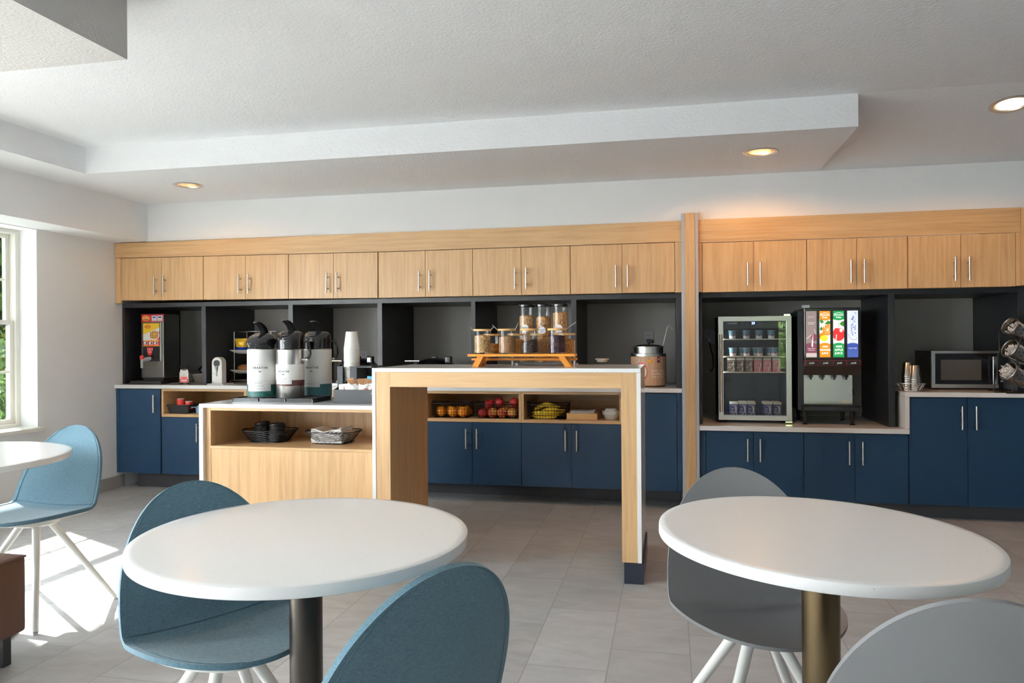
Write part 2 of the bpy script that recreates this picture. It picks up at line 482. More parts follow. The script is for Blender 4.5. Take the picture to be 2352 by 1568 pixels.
struct('wall_right_light_block', MB().box(2.62, 2.74, .9, YB - .002, 0, H2), M_BOUNCECUT)  # unseen partition, added to keep light off the right-hand cabinets
struct('baseboard_left', MB().box(XL, XL + .016, YF, 5.50, 0, .10), M_BASEB, bev=.003)

def window(axis, a, b, pos, sgn, idx):
    """double-hung window; axis of the opening; pos = plane of the frame; sgn = outward direction"""
    root = bpy.data.objects.new('window_%d' % idx, None); COL.objects.link(root); root['kind'] = 'structure'
    def B(mb, u0, u1, d0, d1, z0, z1):
        if axis == 'y': mb.box(pos + sgn * d0, pos + sgn * d1, u0, u1, z0, z1)
        else: mb.box(u0, u1, pos + sgn * d0, pos + sgn * d1, z0, z1)
    f = MB(); w = .035
    B(f, a, a + w, -.02, .07, WZ0, WZ1); B(f, b - w, b, -.02, .07, WZ0, WZ1)
    B(f, a + w, b - w, -.02, .07, WZ0, WZ0 + .03); B(f, a + w, b - w, -.02, .07, WZ1 - .03, WZ1)
    obj('window_frame', f, M_FRAME, root, bev=.003)
    for nm, z0, z1, d in (('upper_sash', 1.345, WZ1 - .03, .035), ('lower_sash', WZ0 + .03, 1.385, .0)):
        s = MB(); a2, b2 = a + w, b - w; t = .032
        B(s, a2, a2 + t, d, d + .03, z0, z1); B(s, b2 - t, b2, d, d + .03, z0, z1)
        B(s, a2 + t, b2 - t, d, d + .03, z0, z0 + t); B(s, a2 + t, b2 - t, d, d + .03, z1 - t, z1)
        mid = (z0 + z1) / 2; B(s, a2 + t, b2 - t, d + .006, d + .022, mid - .008, mid + .008)
        for k in (1, 2):
            u = a2 + (b2 - a2) * k / 3; B(s, u - .007, u + .007, d + .008, d + .02, z0 + t, z1 - t)
        so = obj(nm, s, M_FRAME, root, bev=.002)
        g = MB(); B(g, a2 + t * .5, b2 - t * .5, d + .0135, d + .0145, z0 + t * .5, z1 - t * .5)
        obj('glass_pane', g, M_DIMGLASS if idx == 1 else M_WGLASS, so)
    st = MB()
    if axis == 'y': st.box(XL - .23, XL + .05, a - .03, b + .03, WZ0 - .03, WZ0 + .002)
    else: st.box(a - .03, b + .03, YF - .23, YF + .05, WZ0 - .03, WZ0 + .002)
    obj('window_sill', st, M_FRAME, root, bev=.005)
    return root
i = 0
for a, b in LEFT_WINDOWS: i += 1; window('y', a, b, XL - .17, -1, i)
for a, b in FRONT_WINDOWS: i += 1; window('x', a, b, YF - .17, -1, i)

# recessed ceiling lights
M_LAMP = mat('lamp_glow', (1, 1, 1), .5, emit=(1.0, .80, .55), es=5)
M_REFL = mat('lamp_reflector', (.85, .80, .74), .22, 1)
def downlight(x, y, z, label, tilt=0.0, power=14, col=(1.0, .44, .10), lz=.060):
    t = thing('recessed_ceiling_light', label, 'ceiling light', (x, y, z), 0, 'recessed ceiling lights')
    t.rotation_euler = (tilt, 0, 0)
    obj('trim_ring', MB().lathe([(.080, .004), (.083, -.004), (.100, -.005), (.105, -.001), (.105, 0)], n=48, caps=False), M_NICKEL, t, 40, wc=False)
    obj('reflector', MB().lathe([(.0805, .003), (.078, .06), (.066, .10), (0, .10)], n=48, caps=False), M_REFL, t, 40, wc=False)
    obj('lamp', MB().lathe([(.0, lz), (.045, lz), (.058, lz + .012), (.060, lz + .03)], n=32, caps=False), M_LAMP, t, 40, wc=False)
    d = bpy.data.lights.new('ceiling_lamp', 'SPOT'); d.energy = power; d.color = col
    d.spot_size = radians(165); d.spot_blend = .35; d.shadow_soft_size = .08
    o = bpy.data.objects.new('ceiling_lamp', d); COL.objects.link(o); o.parent = t; o.location = (0, 0, lz - .055 if lz > .055 else -.004)
    return t
downlight(*LIGHTS[0], H2, 'recessed ceiling light with nickel trim near the left wall', power=5)
downlight(*LIGHTS[1], H2, 'recessed ceiling light in the low soffit above the fridge', power=20)
downlight(*LIGHTS[2], slope(LIGHTS[2][1]), 'recessed glowing ceiling light at the upper right corner', tilt=radians(-9.4), power=20, lz=.012)

# ------------------------------------------------------------------ cabinets
FY = 5.42                                               # cabinet faces
def handle(parent, x, z0, z1, y, root_loc=(0, 0, 0), wc=True):
    m = MB().cyl((x, y - .034, z0), (x, y - .034, z1), .006, n=12)
    L = z1 - z0
    for z in (z0 + L * .22, z1 - L * .22): m.cyl((x, y - .034, z), (x, y + .002, z), .0045, n=10)
    return obj('handle', m, M_NICKEL, parent, 35, wc=wc)
def doors(root, edges, z0, z1, m, hz, which, y=FY, t=.019, depth_mat=None):
    """edges [x0, x1, ...]; which: 'L'/'R' side of the handle for each door"""
    for (a, b), s in zip(zip(edges, edges[1:]), which):
        d = obj('door', MB().box(a + .0015, b - .0015, y, y + t, z0 + .001, z1 - .001), m, root, bev=.0006)
        x = b - .042 if s == 'R' else a + .042
        handle(d, x, hz[0], hz[1], y)
upper = [([-4.492, -4.111, -3.723], .0), ([-3.720, -3.341, -2.964], 0), ([-2.961, -2.578, -2.208], 0),
         ([-2.200, -1.819, -1.446], 0), ([-1.445, -1.073, -.707], 0), ([-.705, -.331, .042], 0),
         ([.232, .579, .927], 0), ([.929, 1.248, 1.565], 0), ([1.567, 1.888, 2.212], 0)]
uplab = ['light oak wall cabinet in the corner by the left wall above the waffle batter dispenser',
 'light oak wall cabinet above the chip and pastry rack, second from the left wall',
 'light oak wall cabinet above the stack of paper cups, third from the left wall',
 'light oak wall cabinet right of the dark vertical gap, fourth from the left wall',
 'light oak wall cabinet above the tall cereal dispensers',
 'light oak wall cabinet above the oatmeal warmer, left of the wood pillar',
 'warm oak wall cabinet right of the wood pillar, above the glass fridge',
 'warm oak wall cabinet above the juice dispenser',
 'warm oak wall cabinet above the microwave at the right end']
for (e, _), lab in zip(upper, uplab):
    xm = (e[0] + e[2]) / 2
    dz = max(0, min(.018, (-2.2 - xm) * .0085)) if xm < -2.2 else (.0 if xm < .2 else -.006)
    z0, z1 = 1.550 + dz, 1.904 + dz
    if xm > .2: z1 = 1.893
    t = thing('wall_cabinet', lab, 'cabinet', (xm, FY, z0), 0, 'oak wall cabinets')
    obj('carcass', MB().box(e[0], e[2], FY + .0205, 6.10, z0 + .002, z1 - .004), M_OAKV, t)
    doors(t, e, z0, z1, M_OAKV, (z0 + .043, z0 + .20), 'RL')
    if xm < -2.2: t.rotation_euler = (0, .0085, 0)
# oak fascia boards above the doors, fillers
m = MB().prism([(XL + .004, 1.927), (-2.2, 1.907), (.088, 1.907), (.088, 2.056), (XL + .004, 2.049)], 'y', FY - .004, FY + .016)
tag(obj('fascia_board', m, M_OAKH, bev=.001), 'long light oak fascia board above the cabinet doors left of the pillar', 'fascia board')
m = MB().box(.204, 2.24, FY - .004, FY + .016, 1.896, 2.058)
tag(obj('fascia_board', m, M_OAKH, bev=.001), 'warm oak fascia board above the cabinet doors right of the pillar', 'fascia board')
for a, b, z1, lab in ((XL + .004, -4.494, 1.925, 'narrow oak filler strip between the left wall and the first wall cabinet'),
                      (.044, .088, 1.906, 'narrow oak filler strip left of the wood pillar'),
                      (.204, .230, 1.895, 'narrow oak filler strip right of the wood pillar'),
                      (2.214, 2.24, 1.895, 'narrow oak filler strip at the right end of the wall cabinets')):
    tag(obj('filler_strip', MB().box(a, b, FY + .001, FY + .02, 1.548, z1), M_OAKV, bev=.001), lab, 'filler strip', 'oak filler strips')
# tall pillars
t = thing('oak_pillar', 'tall oak pillar with grey metal edges splitting the cabinet wall', 'pillar', (.145, FY, 0))
obj('front_board', MB().box(.112, .180, FY - .035, FY + .1, 0, 2.104), M_OAKV, t, bev=.001)
for a, b in ((.088, .112), (.180, .204)):
    obj('edge_trim', MB().box(a, b, FY - .030, FY + .6, 0, 2.104), M_GREYPL, t, bev=.001)
tag(obj('oak_end_panel', MB().box(2.242, 2.358, FY - .006, 6.1, 1.55, 2.054), M_OAKV, bev=.001), 'oak end panel at the far right edge of the wall cabinets', 'end panel')

# black open niches between counter and wall cabinets
PY = 5.50
def niche(name, lab, x0, x1, divs, hz, back, panels):
    t = thing('counter_niche', lab, 'niche', ((x0 + x1) / 2, PY, .866))
    obj('header', MB().box(x0, x1, PY, 6.2, hz, 1.548), M_BLACK, t)
    for a, b, zb in divs:
        obj('divider', MB().box(a, b, PY, 6.238, zb, hz), M_BLACK, t, bev=.0008)
    obj('back_panel', MB().box(x0, x1, 6.24, 6.256, back, 1.55), M_PANEL, t)
    return t
niche('n', 'row of black open niches over the long white counter', XL + .002, .087,
      [(XL + .002, -4.528, .866), (-3.794, -3.754, .866), (-3.008, -2.968, .866), (-2.244, -2.204, .866), (-1.482, -1.448, .866),
       (-.712, -.673, .866), (.050, .087, .866)], 1.513, .866, 0)
niche('n', 'dark niches around the fridge and the microwave, right of the pillar', .206, 2.33,
      [(.211, .233, .606), (1.464, 1.505, .606), (2.253, 2.33, .852)], 1.511, .606, 0)

# counters
tag(obj('countertop', MB().box(XL + .002, .087, FY - .02, 6.238, .835, .865), M_STONE, bev=.002), 'long white quartz countertop under the black niches', 'countertop')
tag(obj('countertop', MB().box(.206, 1.563, FY - .03, 6.238, .572, .605), M_STONE, bev=.002), 'low white quartz countertop under the fridge and juice dispenser', 'countertop')
t = thing('raised_countertop', 'raised white quartz countertop with waterfall end under the microwave', 'countertop', (1.95, FY, .605))
obj('top', MB().box(1.539, 2.36, FY - .02, 6.238, .820, .851), M_STONE, t, bev=.002)
obj('end_panel', MB().box(1.539, 1.566, FY - .02, 6.238, .606, .8195), M_STONE, t, bev=.001)

# base cabinets, left run
def tall_base(lab, e, side, hz=(.636, .784), z1=.829):
    t = thing('base_cabinet', lab, 'cabinet', ((e[0] + e[-1]) / 2, FY, .13), 0, 'navy base cabinets')
    obj('carcass', MB().box(e[0], e[-1], FY + .0205, 6.1, .132, z1 - .002), M_BLUE, t)
    doors(t, e, .130, z1, M_BLUE, hz, side); return t
tall_base('navy full-height base cabinet beside the left wall', [-4.514, -4.126], 'R')
t = tall_base('navy full-height base cabinet directly left of the pillar', [-.333, .050], 'L')
for a, b, z1, lab in ((XL + .002, -4.517, .834, 'navy filler strip between the left wall and the first base cabinet'),
                  (.052, .087, .834, 'navy filler strip left of the pillar base'),
                  (.206, .248, .571, 'dark navy filler strip right of the pillar base')):
    tag(obj('filler_strip', MB().box(a, b, FY + .002, FY + .02, .130, z1), M_BLUE, bev=.001), lab, 'filler strip', 'navy filler strips')
cub = [(-4.114, -3.339), (-3.337, -2.585), (-2.583, -1.831), (-1.829, -1.080), (-1.078, -.337)]
clab = ['navy base cabinet with oak cubby holding a black bin and red cups', 'navy base cabinet with oak cubby hidden behind the coffee airpots',
        'navy base cabinet with oak cubby behind the paper cup organizer', 'navy base cabinet with oak cubby of oranges and apples',
        'navy base cabinet with oak cubby of bananas and napkins']
CZ = .626                                               # cubby floor
for (a, b), lab in zip(cub, clab):
    t = thing('base_cabinet', lab, 'cabinet', ((a + b) / 2, FY, .13), 0, 'navy base cabinets')
    obj('carcass', MB().box(a, b, FY + .0205, 6.1, .132, .600), M_BLUE, t)
    c = MB().box(a, a + .018, FY - .001, 5.98, CZ, .814).box(b - .018, b, FY - .001, 5.98, CZ, .814)
    c.box(a, b, FY - .001, 6.0, CZ - .024, CZ).box(a, b, FY - .001, 6.0, .8145, .833).box(a, b, 5.982, 6.0, CZ, .814)
    obj('cubby', c, M_OAKH, t, bev=.0008)
    xm = -1.457 if abs(a + 1.829) < .01 else (-.705 if abs(a + 1.078) < .01 else (a + b) / 2)
    doors(t, [a, xm, b], .130, CZ - .026, M_BLUE, (.403, .554), 'RL')
tag(obj('toe_kick', MB().box(-4.42, -2.4, 5.52, 5.54, 0, .129), M_KICK), 'charcoal toe kick under the navy cabinets by the left wall', 'toe kick')
tag(obj('toe_kick', MB().box(-2.4, .087, 5.70, 5.72, 0, .129), M_KICK), 'charcoal toe kick under the navy cabinets behind the bar', 'toe kick')
tag(obj('toe_kick', MB().box(.206, 2.6, 5.50, 5.52, 0, .098), M_KICK), 'black toe kick under the cabinets at the right', 'toe kick')
# base cabinets, right run
def rbase(lab, e, z1, hz):
    t = thing('base_cabinet', lab, 'cabinet', ((e[0] + e[-1]) / 2, FY, .10), 0, 'navy base cabinets')
    obj('carcass', MB().box(e[0], e[-1], FY + .0205, 6.1, .1, z1 - .002), M_BLUE, t)
    doors(t, e, .098, z1, M_BLUE, hz, 'RL')
rbase('low navy base cabinet under the glass fridge', [.250, .571, .900], .566, (.362, .520))
rbase('low navy base cabinet under the juice dispenser', [.902, 1.230, 1.563], .566, (.358, .516))
rbase('tall navy base cabinet under the microwave', [1.567, 1.923, 2.283], .815, (.607, .762))
# ------------------------------------------------------------------ bar and coffee station
BY0, BY1 = 3.73, 4.36
t = thing('bar_table', 'tall white stone and oak bar table in the middle of the room', 'bar table', (-.85, 4.0, 0))
m = MB().box(-1.555, -.139, BY0, BY1, 1.049, 1.070)
obj('stone_top', m, M_STONE, t, bev=.002)
obj('stone_side', MB().box(-1.555, -1.535, BY0, BY1, .105, 1.0488), M_STONE, t, bev=.001)
obj('stone_side', MB().box(-.159, -.139, BY0, BY1, .105, 1.0488), M_STONE, t, bev=.001)
obj('leg_panel', MB().box(-1.5348, -1.454, BY0 + .003, BY1 - .003, .105, 1.0488), M_OAKV, t, bev=.001)
obj('leg_panel', MB().box(-.236, -.1592, BY0 + .003, BY1 - .003, .105, 1.0488), M_OAKV, t, bev=.001)
obj('apron', MB().box(-1.4535, -.2365, BY0 + .003, BY1 - .003, .970, 1.0488), M_OAKH, t, bev=.001)
for a, b in ((-1.545, -1.448), (-.226, -.130)):
    obj('plinth', MB().box(a, b, BY0 + .002, BY1 - .01, 0, .1048), mat('dark_navy_plinth', (.014, .02, .035), .3), t)

t = thing('coffee_station', 'low oak and white stone coffee station left of the tall bar', 'counter', (-2.08, 4.0, 0))
CX0, CX1, CY0, CY1, CT = -2.597, -1.557, 3.735, 4.31, .868
obj('stone_top', MB().box(CX0, CX1, CY0, CY1, .846, CT), M_STONE, t, bev=.002)
obj('stone_end', MB().box(CX0, -2.572, CY0, CY1, 0, .8458), M_STONE, t, bev=.001)
obj('side_panel', MB().box(-2.5718, -2.538, CY0 + .022, CY1, 0, .8458), M_OAKV, t, bev=.001)
obj('top_rail', MB().box(-2.5378, CX1, CY0 + .022, CY1, .829, .8458), M_OAKH, t, bev=.001)
obj('shelf', MB().box(-2.5378, CX1, CY0 + .020, CY1 - .02, .615, .630), M_OAKH, t, bev=.001)
obj('front_panel', MB().box(-2.5378, CX1, CY0 + .024, CY0 + .044, .02, .6148), M_OAKV, t, bev=.001)
obj('back_panel', MB().box(-2.5378, -1.845, CY1 - .02, CY1, .02, .8288).box(-1.843, CX1, CY1 - .02, CY1, .02, .8288), M_OAKV, t)
obj('hinge', MB().box(-2.40, -2.34, CY1 - .032, CY1 - .021, .79, .812).box(-2.375, -2.36, CY1 - .036, CY1 - .021, .775, .79)
    .box(-2.355, -2.337, CY1 - .045, CY1 - .021, .775, .815), M_DSTEEL, t, bev=.002)

# ------------------------------------------------------------------ tables
def round_table(name, label, x, y, r, cr, base_r, tilt=(0, 0), z=.75, colm=M_BRONZE, basem=M_BRONZE, topm=M_TABLE):
    t = thing(name, label, 'table', (x, y, 0), 0, 'round white tables')
    prof = [(r - .05, z - .026), (r - .0035, z - .026), (r - .001, z - .0248), (r, z - .0225), (r, z - .0045), (r - .0012, z - .0014), (r - .004, z), (r - .02, z), (0, z)]
    top = obj('table_top', MB().lathe([(0, z - .026)] + prof, n=128, caps=False), topm, t, 30, wc=False)
    top.rotation_euler = (tilt[0], tilt[1], 0)
    top.location = (-z * sin(tilt[1]), z * sin(tilt[0]), 0)
    obj('column', MB().lathe([(cr, .012), (cr, z - .035)], n=48), colm, t, 40, wc=False)
    obj('mounting_plate', MB().lathe([(.13, z - .036), (.13, z - .0275)], n=32), M_MATBLK, t, 40, wc=False)
    obj('base_plate', MB().lathe([(base_r, 0), (base_r, .008), (base_r - .01, .013), (cr, .016)], n=96), basem, t, 40, wc=False)
    return t
M_PEWTER = mat('dark_pewter', (.055, .05, .045), .35, 1)
M_BASEMIR = mat('polished_dark_base', (.25, .25, .25), .08, 1)
round_table('round_table', 'round white table on a dark bronze column, left of centre in front', -.863, 1.654, .392, .039, .24, (.005, .01), colm=M_PEWTER)
round_table('round_table', 'round white table on a brass column at the right', .351, 1.892, .379, .043, .24, (.012, .025), topm=M_TABLE2)
round_table('round_table', 'round white table at the left edge beside the window', -2.95, 2.466, .5035, .04, .31, colm=M_PEWTER, basem=M_BASEMIR)

# ------------------------------------------------------------------ chairs
CS = dict(W=.232, Ls=.322, Lb=.392, rec=.329, hs=.444, curl=.026, qb=2.328, qs=2.531, tilt=.027)
def centreline():
    c = CS; arc = .06 * (pi / 2 - c['rec'] + c['tilt']); N = 1200
    ss = [-c['Ls'] + (c['Ls'] + c['Lb']) * i / N for i in range(N + 1)]
    an = [-c['tilt'] + (pi / 2 - c['rec'] + c['tilt']) * min(1, max(0, (s + arc / 2) / arc)) for s in ss]
    y, z = [0.0], [0.0]
    for i in range(N):
        a = (an[i] + an[i + 1]) / 2; d = ss[i + 1] - ss[i]
        y.append(y[-1] - cos(a) * d); z.append(z[-1] + sin(a) * d)
    dy = c['Ls'] * .5; dz = c['hs'] - min(z)
    return ss, an, [a + dy for a in y], [b + dz for b in z]
_ss, _an, _yy, _zz = centreline()
def shell_pt(u, v, off=0.0, wk=1.0):
    c = CS; s = u * (c['Ls'] if u < 0 else c['Lb']); q = c['qs'] if u < 0 else c['qb']
    i = min(len(_ss) - 2, max(0, int((s + c['Ls']) / (c['Ls'] + c['Lb']) * (len(_ss) - 1))))
    a, y, z = _an[i], _yy[i], _zz[i]
    w = c['W'] * sqrt(max(0, 1 - abs(u) ** q)) * wk
    d = c['curl'] * (v * w / c['W']) ** 2 + off
    return (v * w, y + sin(a) * d, z + cos(a) * d)
def shell_grid(u0, u1, nu, nv, t, wk=1.0):
    """closed shell of thickness t below the sitting surface"""
    m = MB()
    for off in (0, -t):
        vs = []
        for i in range(nu):
            k = i / (nu - 1)
            u = u0 + (u1 - u0) * k
            if u0 <= -.999 and u1 >= .999: u = sin((k - .5) * pi)          # finer towards both tips
            for j in range(nv): vs.append(shell_pt(u, -1 + 2 * j / (nv - 1), off, wk))
        fs = [(i * nv + j, i * nv + j + 1, (i + 1) * nv + j + 1, (i + 1) * nv + j) for i in range(nu - 1) for j in range(nv - 1)]
        m.add(vs, fs)
    K = nu * nv
    for i in range(nu - 1):
        for j in (0, nv - 1): m.f.append((i * nv + j, (i + 1) * nv + j, K + (i + 1) * nv + j, K + i * nv + j)); m.m.append(0)
    for j in range(nv - 1):
        for i in (0, nu - 1): m.f.append((i * nv + j, i * nv + j + 1, K + i * nv + j + 1, K + i * nv + j)); m.m.append(0)
    return m
def make_chair(label, loc, rz, teal):
    t = thing('shell_chair', label, 'chair', (loc[0], loc[1], 0), rz, 'teal upholstered chairs' if teal else 'grey plastic chairs')
    th = .013 if teal else .009
    sh = obj('seat_shell', shell_grid(-1, 1, 73, 25, th), M_TEAL if teal else M_GREYCH, t, 70, wc=False, bev=.003 if not teal else .005)
    if teal:
        obj('crease_seam', MB().tube([shell_pt(.03, -.985 + 1.97 * i / 24, .0012) for i in range(25)], .0022, 6), M_SEAM, sh, 60, wc=False)
        e = MB()
        for off in (.0006, -th - .0006):
            for sg in (-1, 1):
                e.tube([shell_pt(sin((i / 60 - .5) * pi) * .965, sg * .93, off, 1) for i in range(61)], .0011, 5)
        obj('edge_stitching', e, M_SEAM, sh, 60, wc=False)
        obj('under_shell', shell_grid(-.93, -.05, 24, 15, .007, .92).map(lambda p: Vector((p.x, p.y, p.z - .0145))), M_CHAIRW, t, 60, wc=False, bev=.002)
    hub = (.004, -.065)
    obj('hub', MB().lathe([(.085, .398), (.095, .404), (.095, .418), (.06, .424)], (hub[0], hub[1], 0), 32), M_CHAIRW, t, 40, wc=False)
    apex = Vector((hub[0], hub[1], .486))
    for sx in (-1, 1):
        for sy in (-1, 1):
            foot = Vector((hub[0] + sx * .228, hub[1] + sy * .219, .004)); d = foot - apex
            a = apex + d * ((.486 - .412) / (.486 - .004))
            lg = obj('leg', MB().tube([a, a + (foot - a) * .5, foot + (a - foot) * .012], .0165, 16, r2=.0115), M_CHAIRW, t, 50, wc=False)
            obj('foot_glide', MB().lathe([(.0095, 0), (.0095, .008)], foot - Vector((0, 0, .004)), 12), M_GREYPL, lg, 40, wc=False)
    return t
make_chair('teal upholstered chair by the window at the far left, lit by the sun', (-2.807, 2.780), 3.101, True)
make_chair('teal upholstered chair behind the left round table, facing the camera', (-1.082, 1.722), 4.171, True)
make_chair('teal upholstered chair in the foreground seen from behind', (-.622, 1.425), .954, True)
make_chair('grey plastic shell chair behind the right round table', (.257, 2.082), 3.396, False)
make_chair('grey plastic shell chair at the bottom right corner seen from behind', (.462, 1.535), .004, False)

# brown leather ottoman at the left edge
t = thing('leather_ottoman', 'brown leather ottoman at the lower left edge of the room', 'ottoman', (-2.65, 2.15, 0))
def cushion(x0, x1, y0, y1, z0, z1, puff):
    m = MB(); n = 14; 
    c = ((x0 + x1) / 2, (y0 + y1) / 2, (z0 + z1) / 2); h = ((x1 - x0) / 2, (y1 - y0) / 2, (z1 - z0) / 2)
    for ax in range(3):
        for sg in (-1, 1):
            vs = []
            for i in range(n + 1):
                for j in range(n + 1):
                    a, b = -1 + 2 * i / n, -1 + 2 * j / n
                    p = [0, 0, 0]; p[ax] = sg * (1 + puff / h[ax] * (1 - a ** 4) * (1 - b ** 4)); o = [k for k in range(3) if k != ax]; p[o[0]] = a; p[o[1]] = b
                    vs.append(tuple(c[k] + h[k] * p[k] for k in range(3)))
            m.add(vs, [(i * (n + 1) + j, (i + 1) * (n + 1) + j, (i + 1) * (n + 1) + j + 1, i * (n + 1) + j + 1) for i in range(n) for j in range(n)])
    return m
cu = obj('cushion', cushion(-2.89, -2.415, 1.90, 2.400, .115, .405, .012), M_LEATHER, t, 50, bev=.012, seg=3)
obj('piping', MB().tube(rect_path(-2.889, -2.414, 1.901, 2.401, .400, .008), .0035, 6, True), mat('dark_leather_piping', (.05, .018, .01), .5), cu, 50)
for x, y in ((-2.84, 1.95), (-2.46, 1.95), (-2.84, 2.12), (-2.46, 2.34)):
    obj('leg', MB().box(x - .018, x + .018, y - .018, y + .018, 0, .114), M_MATBLK, t, bev=.002)
# ------------------------------------------------------------------ long counter, left to right
Z0 = .8655
# batter dispenser
M_PRED = mat('print_red', (.55, .02, .03), .4); M_PYEL = mat('print_yellow', (.85, .55, .03), .4)
M_PORG = mat('print_orange', (.75, .26, .02), .4); M_PWHT = mat('print_white', (.85, .85, .85), .4)
M_PBRN = mat('print_brown', (.22, .08, .02), .4); M_PBLK = mat('print_black', (.012, .012, .014), .4); M_PTAN = mat('print_tan', (.70, .38, .12), .4)
M_PBLUE = mat('print_blue', (.03, .08, .35), .4)
t = thing('batter_dispenser', 'stainless waffle batter dispenser with yellow and red poster in the corner niche', 'dispenser', (-4.35, 5.7, Z0))
x0, x1, y0, y1 = -4.461, -4.242, 5.62, 5.83
obj('housing', MB().box(x0, x1, y0, y1, .912, 1.463), M_DSTEEL, t, bev=.004)
obj('base', MB().box(x0 + .01, x1 - .01, y0 + .01, y1, Z0, .9118), M_MATBLK, t)
obj('drip_tray', MB().prism([(-4.50, Z0), (-4.17, Z0), (-4.19, .892), (-4.48, .892)], 'y', 5.505, 5.61), M_MATBLK, t, bev=.003)
obj('front_panel', MB().box(x0 + .022, x1 - .03, y0 - .008, y0 - .0002, 1.055, 1.387), M_BLACKPL, t, bev=.003)
obj('rail', MB().box(x1 - .028, x1 - .018, y0 - .012, y0 - .0002, 1.06, 1.39), M_STEEL, t, bev=.002)
b = MB(); Y = y0 - .0006
rectf(b, x0 + .003, x1 - .003, Y, 1.393, 1.459, 0)
disc(b, x0 + .048, Y - .0005, 1.426, .040, .026, 1); text_front(b, 'golden', .023, x0 + .048, Y - .001, 1.430, 2); text_front(b, 'Waffles', .017, x0 + .048, Y - .001, 1.413, 3)
for k in (0, 1):
    xx = x0 + .105 + k * .055
    rectf(b, xx, xx + .048, Y - .0005, 1.40, 1.448, 2); rectf(b, xx + .008, xx + .040, Y - .001, 1.427, 1.440, 4); rectf(b, xx + .006, xx + .042, Y - .001, 1.404, 1.412, 5)
obj('banner', b, [M_PRED, M_PORG, M_PWHT, M_PBLK, M_PBLUE, M_GREYPL], t)
b = MB(); Y = y0 - .0088; a, c = x0 + .026, x1 - .034; z0, z1 = 1.185, 1.383
rectf(b, a, c, Y, z0, z1, 1); flat(b, [(a, z0 + .05), (a + .07, z0 + .05), (c, z0 + .13), (c, z0 + .16), (a, z0 + .10)], Y - .0004, 2)
flat(b, [(a, z0 + .052), (c, z0 + .052), (c, z0 + .125), (a, z0 + .085)], Y - .0003, 0)
disc(b, c - .052, Y - .0006, z0 + .095, .052, .045, 2); disc(b, c - .050, Y - .001, z0 + .097, .043, .038, 6)
for k in range(4):
    rectf(b, c - .088 + k * .022, c - .084 + k * .022, Y - .0014, z0 + .067, z0 + .127, 4); rectf(b, c - .088, c - .013, Y - .0014, z0 + .074 + k * .014, z0 + .077 + k * .014, 4)
rectf(b, c - .058, c - .040, Y - .0018, z0 + .094, z0 + .108, 1)
disc(b, a + .045, Y - .0006, z0 + .168, .034, .020, 5); text_front(b, 'golden', .019, a + .045, Y - .001, z0 + .170, 4)
rectf(b, a, c, Y - .0004, z0 + .008, z0 + .045, 0)
for k in range(3): rectf(b, a + .008 + k * .050, a + .046 + k * .050, Y - .0008, z0 + .014, z0 + .040, 2); disc(b, a + .034 + k * .050, Y - .0012, z0 + .027, .007, .010, 3)
rectf(b, a, c, Y - .0006, z0, z0 + .008, 5)
obj('poster', b, [M_PRED, M_PYEL, M_PWHT, M_PBLK, M_PBRN, M_PORG, M_PTAN], t)
b = MB(); flat(b, [(a + .045, 1.110), (a + .078, 1.105), (a + .098, 1.175), (a + .036, 1.175)], Y, 0); text_front(b, '2 & 4', .026, a + .066, Y - .0006, 1.157, 1); text_front(b, 'PUSH', .017, a + .064, Y - .0006, 1.135, 1)
obj('sticker', b, [M_PRED, M_PWHT], t)
sp = MB().cyl((-4.372, y0 - .001, 1.080), (-4.40, y0 - .075, 1.065), .018, n=16).cyl((-4.40, y0 - .07, 1.09), (-4.40, y0 - .07, 1.000), .013, .011, 16)
sp = obj('spout', sp, M_GREYPL, t, 40)
obj('lever_knob', MB().lathe([(.016, 1.072), (.017, 1.10), (.012, 1.108)], (-4.40, y0 - .07, 0), 16), M_RED, sp, 40)

# metal bowls, waffle iron, menu card
def bowl(x, y, r, label, h=.07):
    prof = [(r * .62, 0), (r * .78, .012), (r * .95, h * .8), (r, h), (r * 1.18, h + .003), (r * 1.18, h + .006), (r * .97, h + .004), (r * .90, h * .75), (r * .72, .015), (0, .010)]
    o = obj('metal_bowl', MB().lathe(prof, (x, y, Z0), 32, caps=False).lathe([(0, 0), (r * .62, 0)], (x, y, Z0), 32, caps=False), M_STEEL, None, 40)
    return tag(o, label, 'bowl')
bowl(-4.27, 5.955, .085, 'shallow steel bowl behind the red and white card')
bowl(-3.99, 5.79, .080, 'shallow steel bowl in front of the waffle iron, partly hidden by the first divider')
t = thing('waffle_iron', 'black round waffle iron standing open behind the first niche divider', 'waffle iron', (-3.95, 6.0, Z0))
obj('base', MB().box(-4.06, -3.84, 5.99, 6.14, Z0, .93), M_STEEL, t, bev=.006)
obj('lower_plate', MB().lathe([(.09, .931), (.10, .936), (.10, .975), (.09, .98)], (-3.95, 6.06, 0), 32), M_MATBLK, t, 40)
obj('lid_plate', MB().lathe([(.09, -.02), (.105, -.012), (.105, .012), (.09, .02)], (-4.02, 6.09, 1.13), 32, ax=(-.35, -1, .25)), M_MATBLK, t, 40)
obj('handle', MB().tube([(-4.06, 5.98, .99), (-4.09, 5.93, 1.0), (-4.10, 5.90, .97), (-4.08, 5.91, .945), (-4.04, 5.96, .94)], .010, 10), M_BLACKPL, t, 50)
obj('brass_nut', MB().cyl((-4.07, 5.975, .965), (-4.045, 5.985, .985), .014, n=12), M_BRONZE, t, 40)
t = thing('menu_card', 'small white and red upright card in a black wire clip on the counter edge', 'card', (-4.0, 5.55, Z0))
b = MB().prism([(-4.040, .877), (-3.958, .877), (-3.958, .965), (-3.968, .990), (-4.030, .990), (-4.040, .965)], 'y', 5.553, 5.560)
cd = obj('card', b, M_PAPER, t)
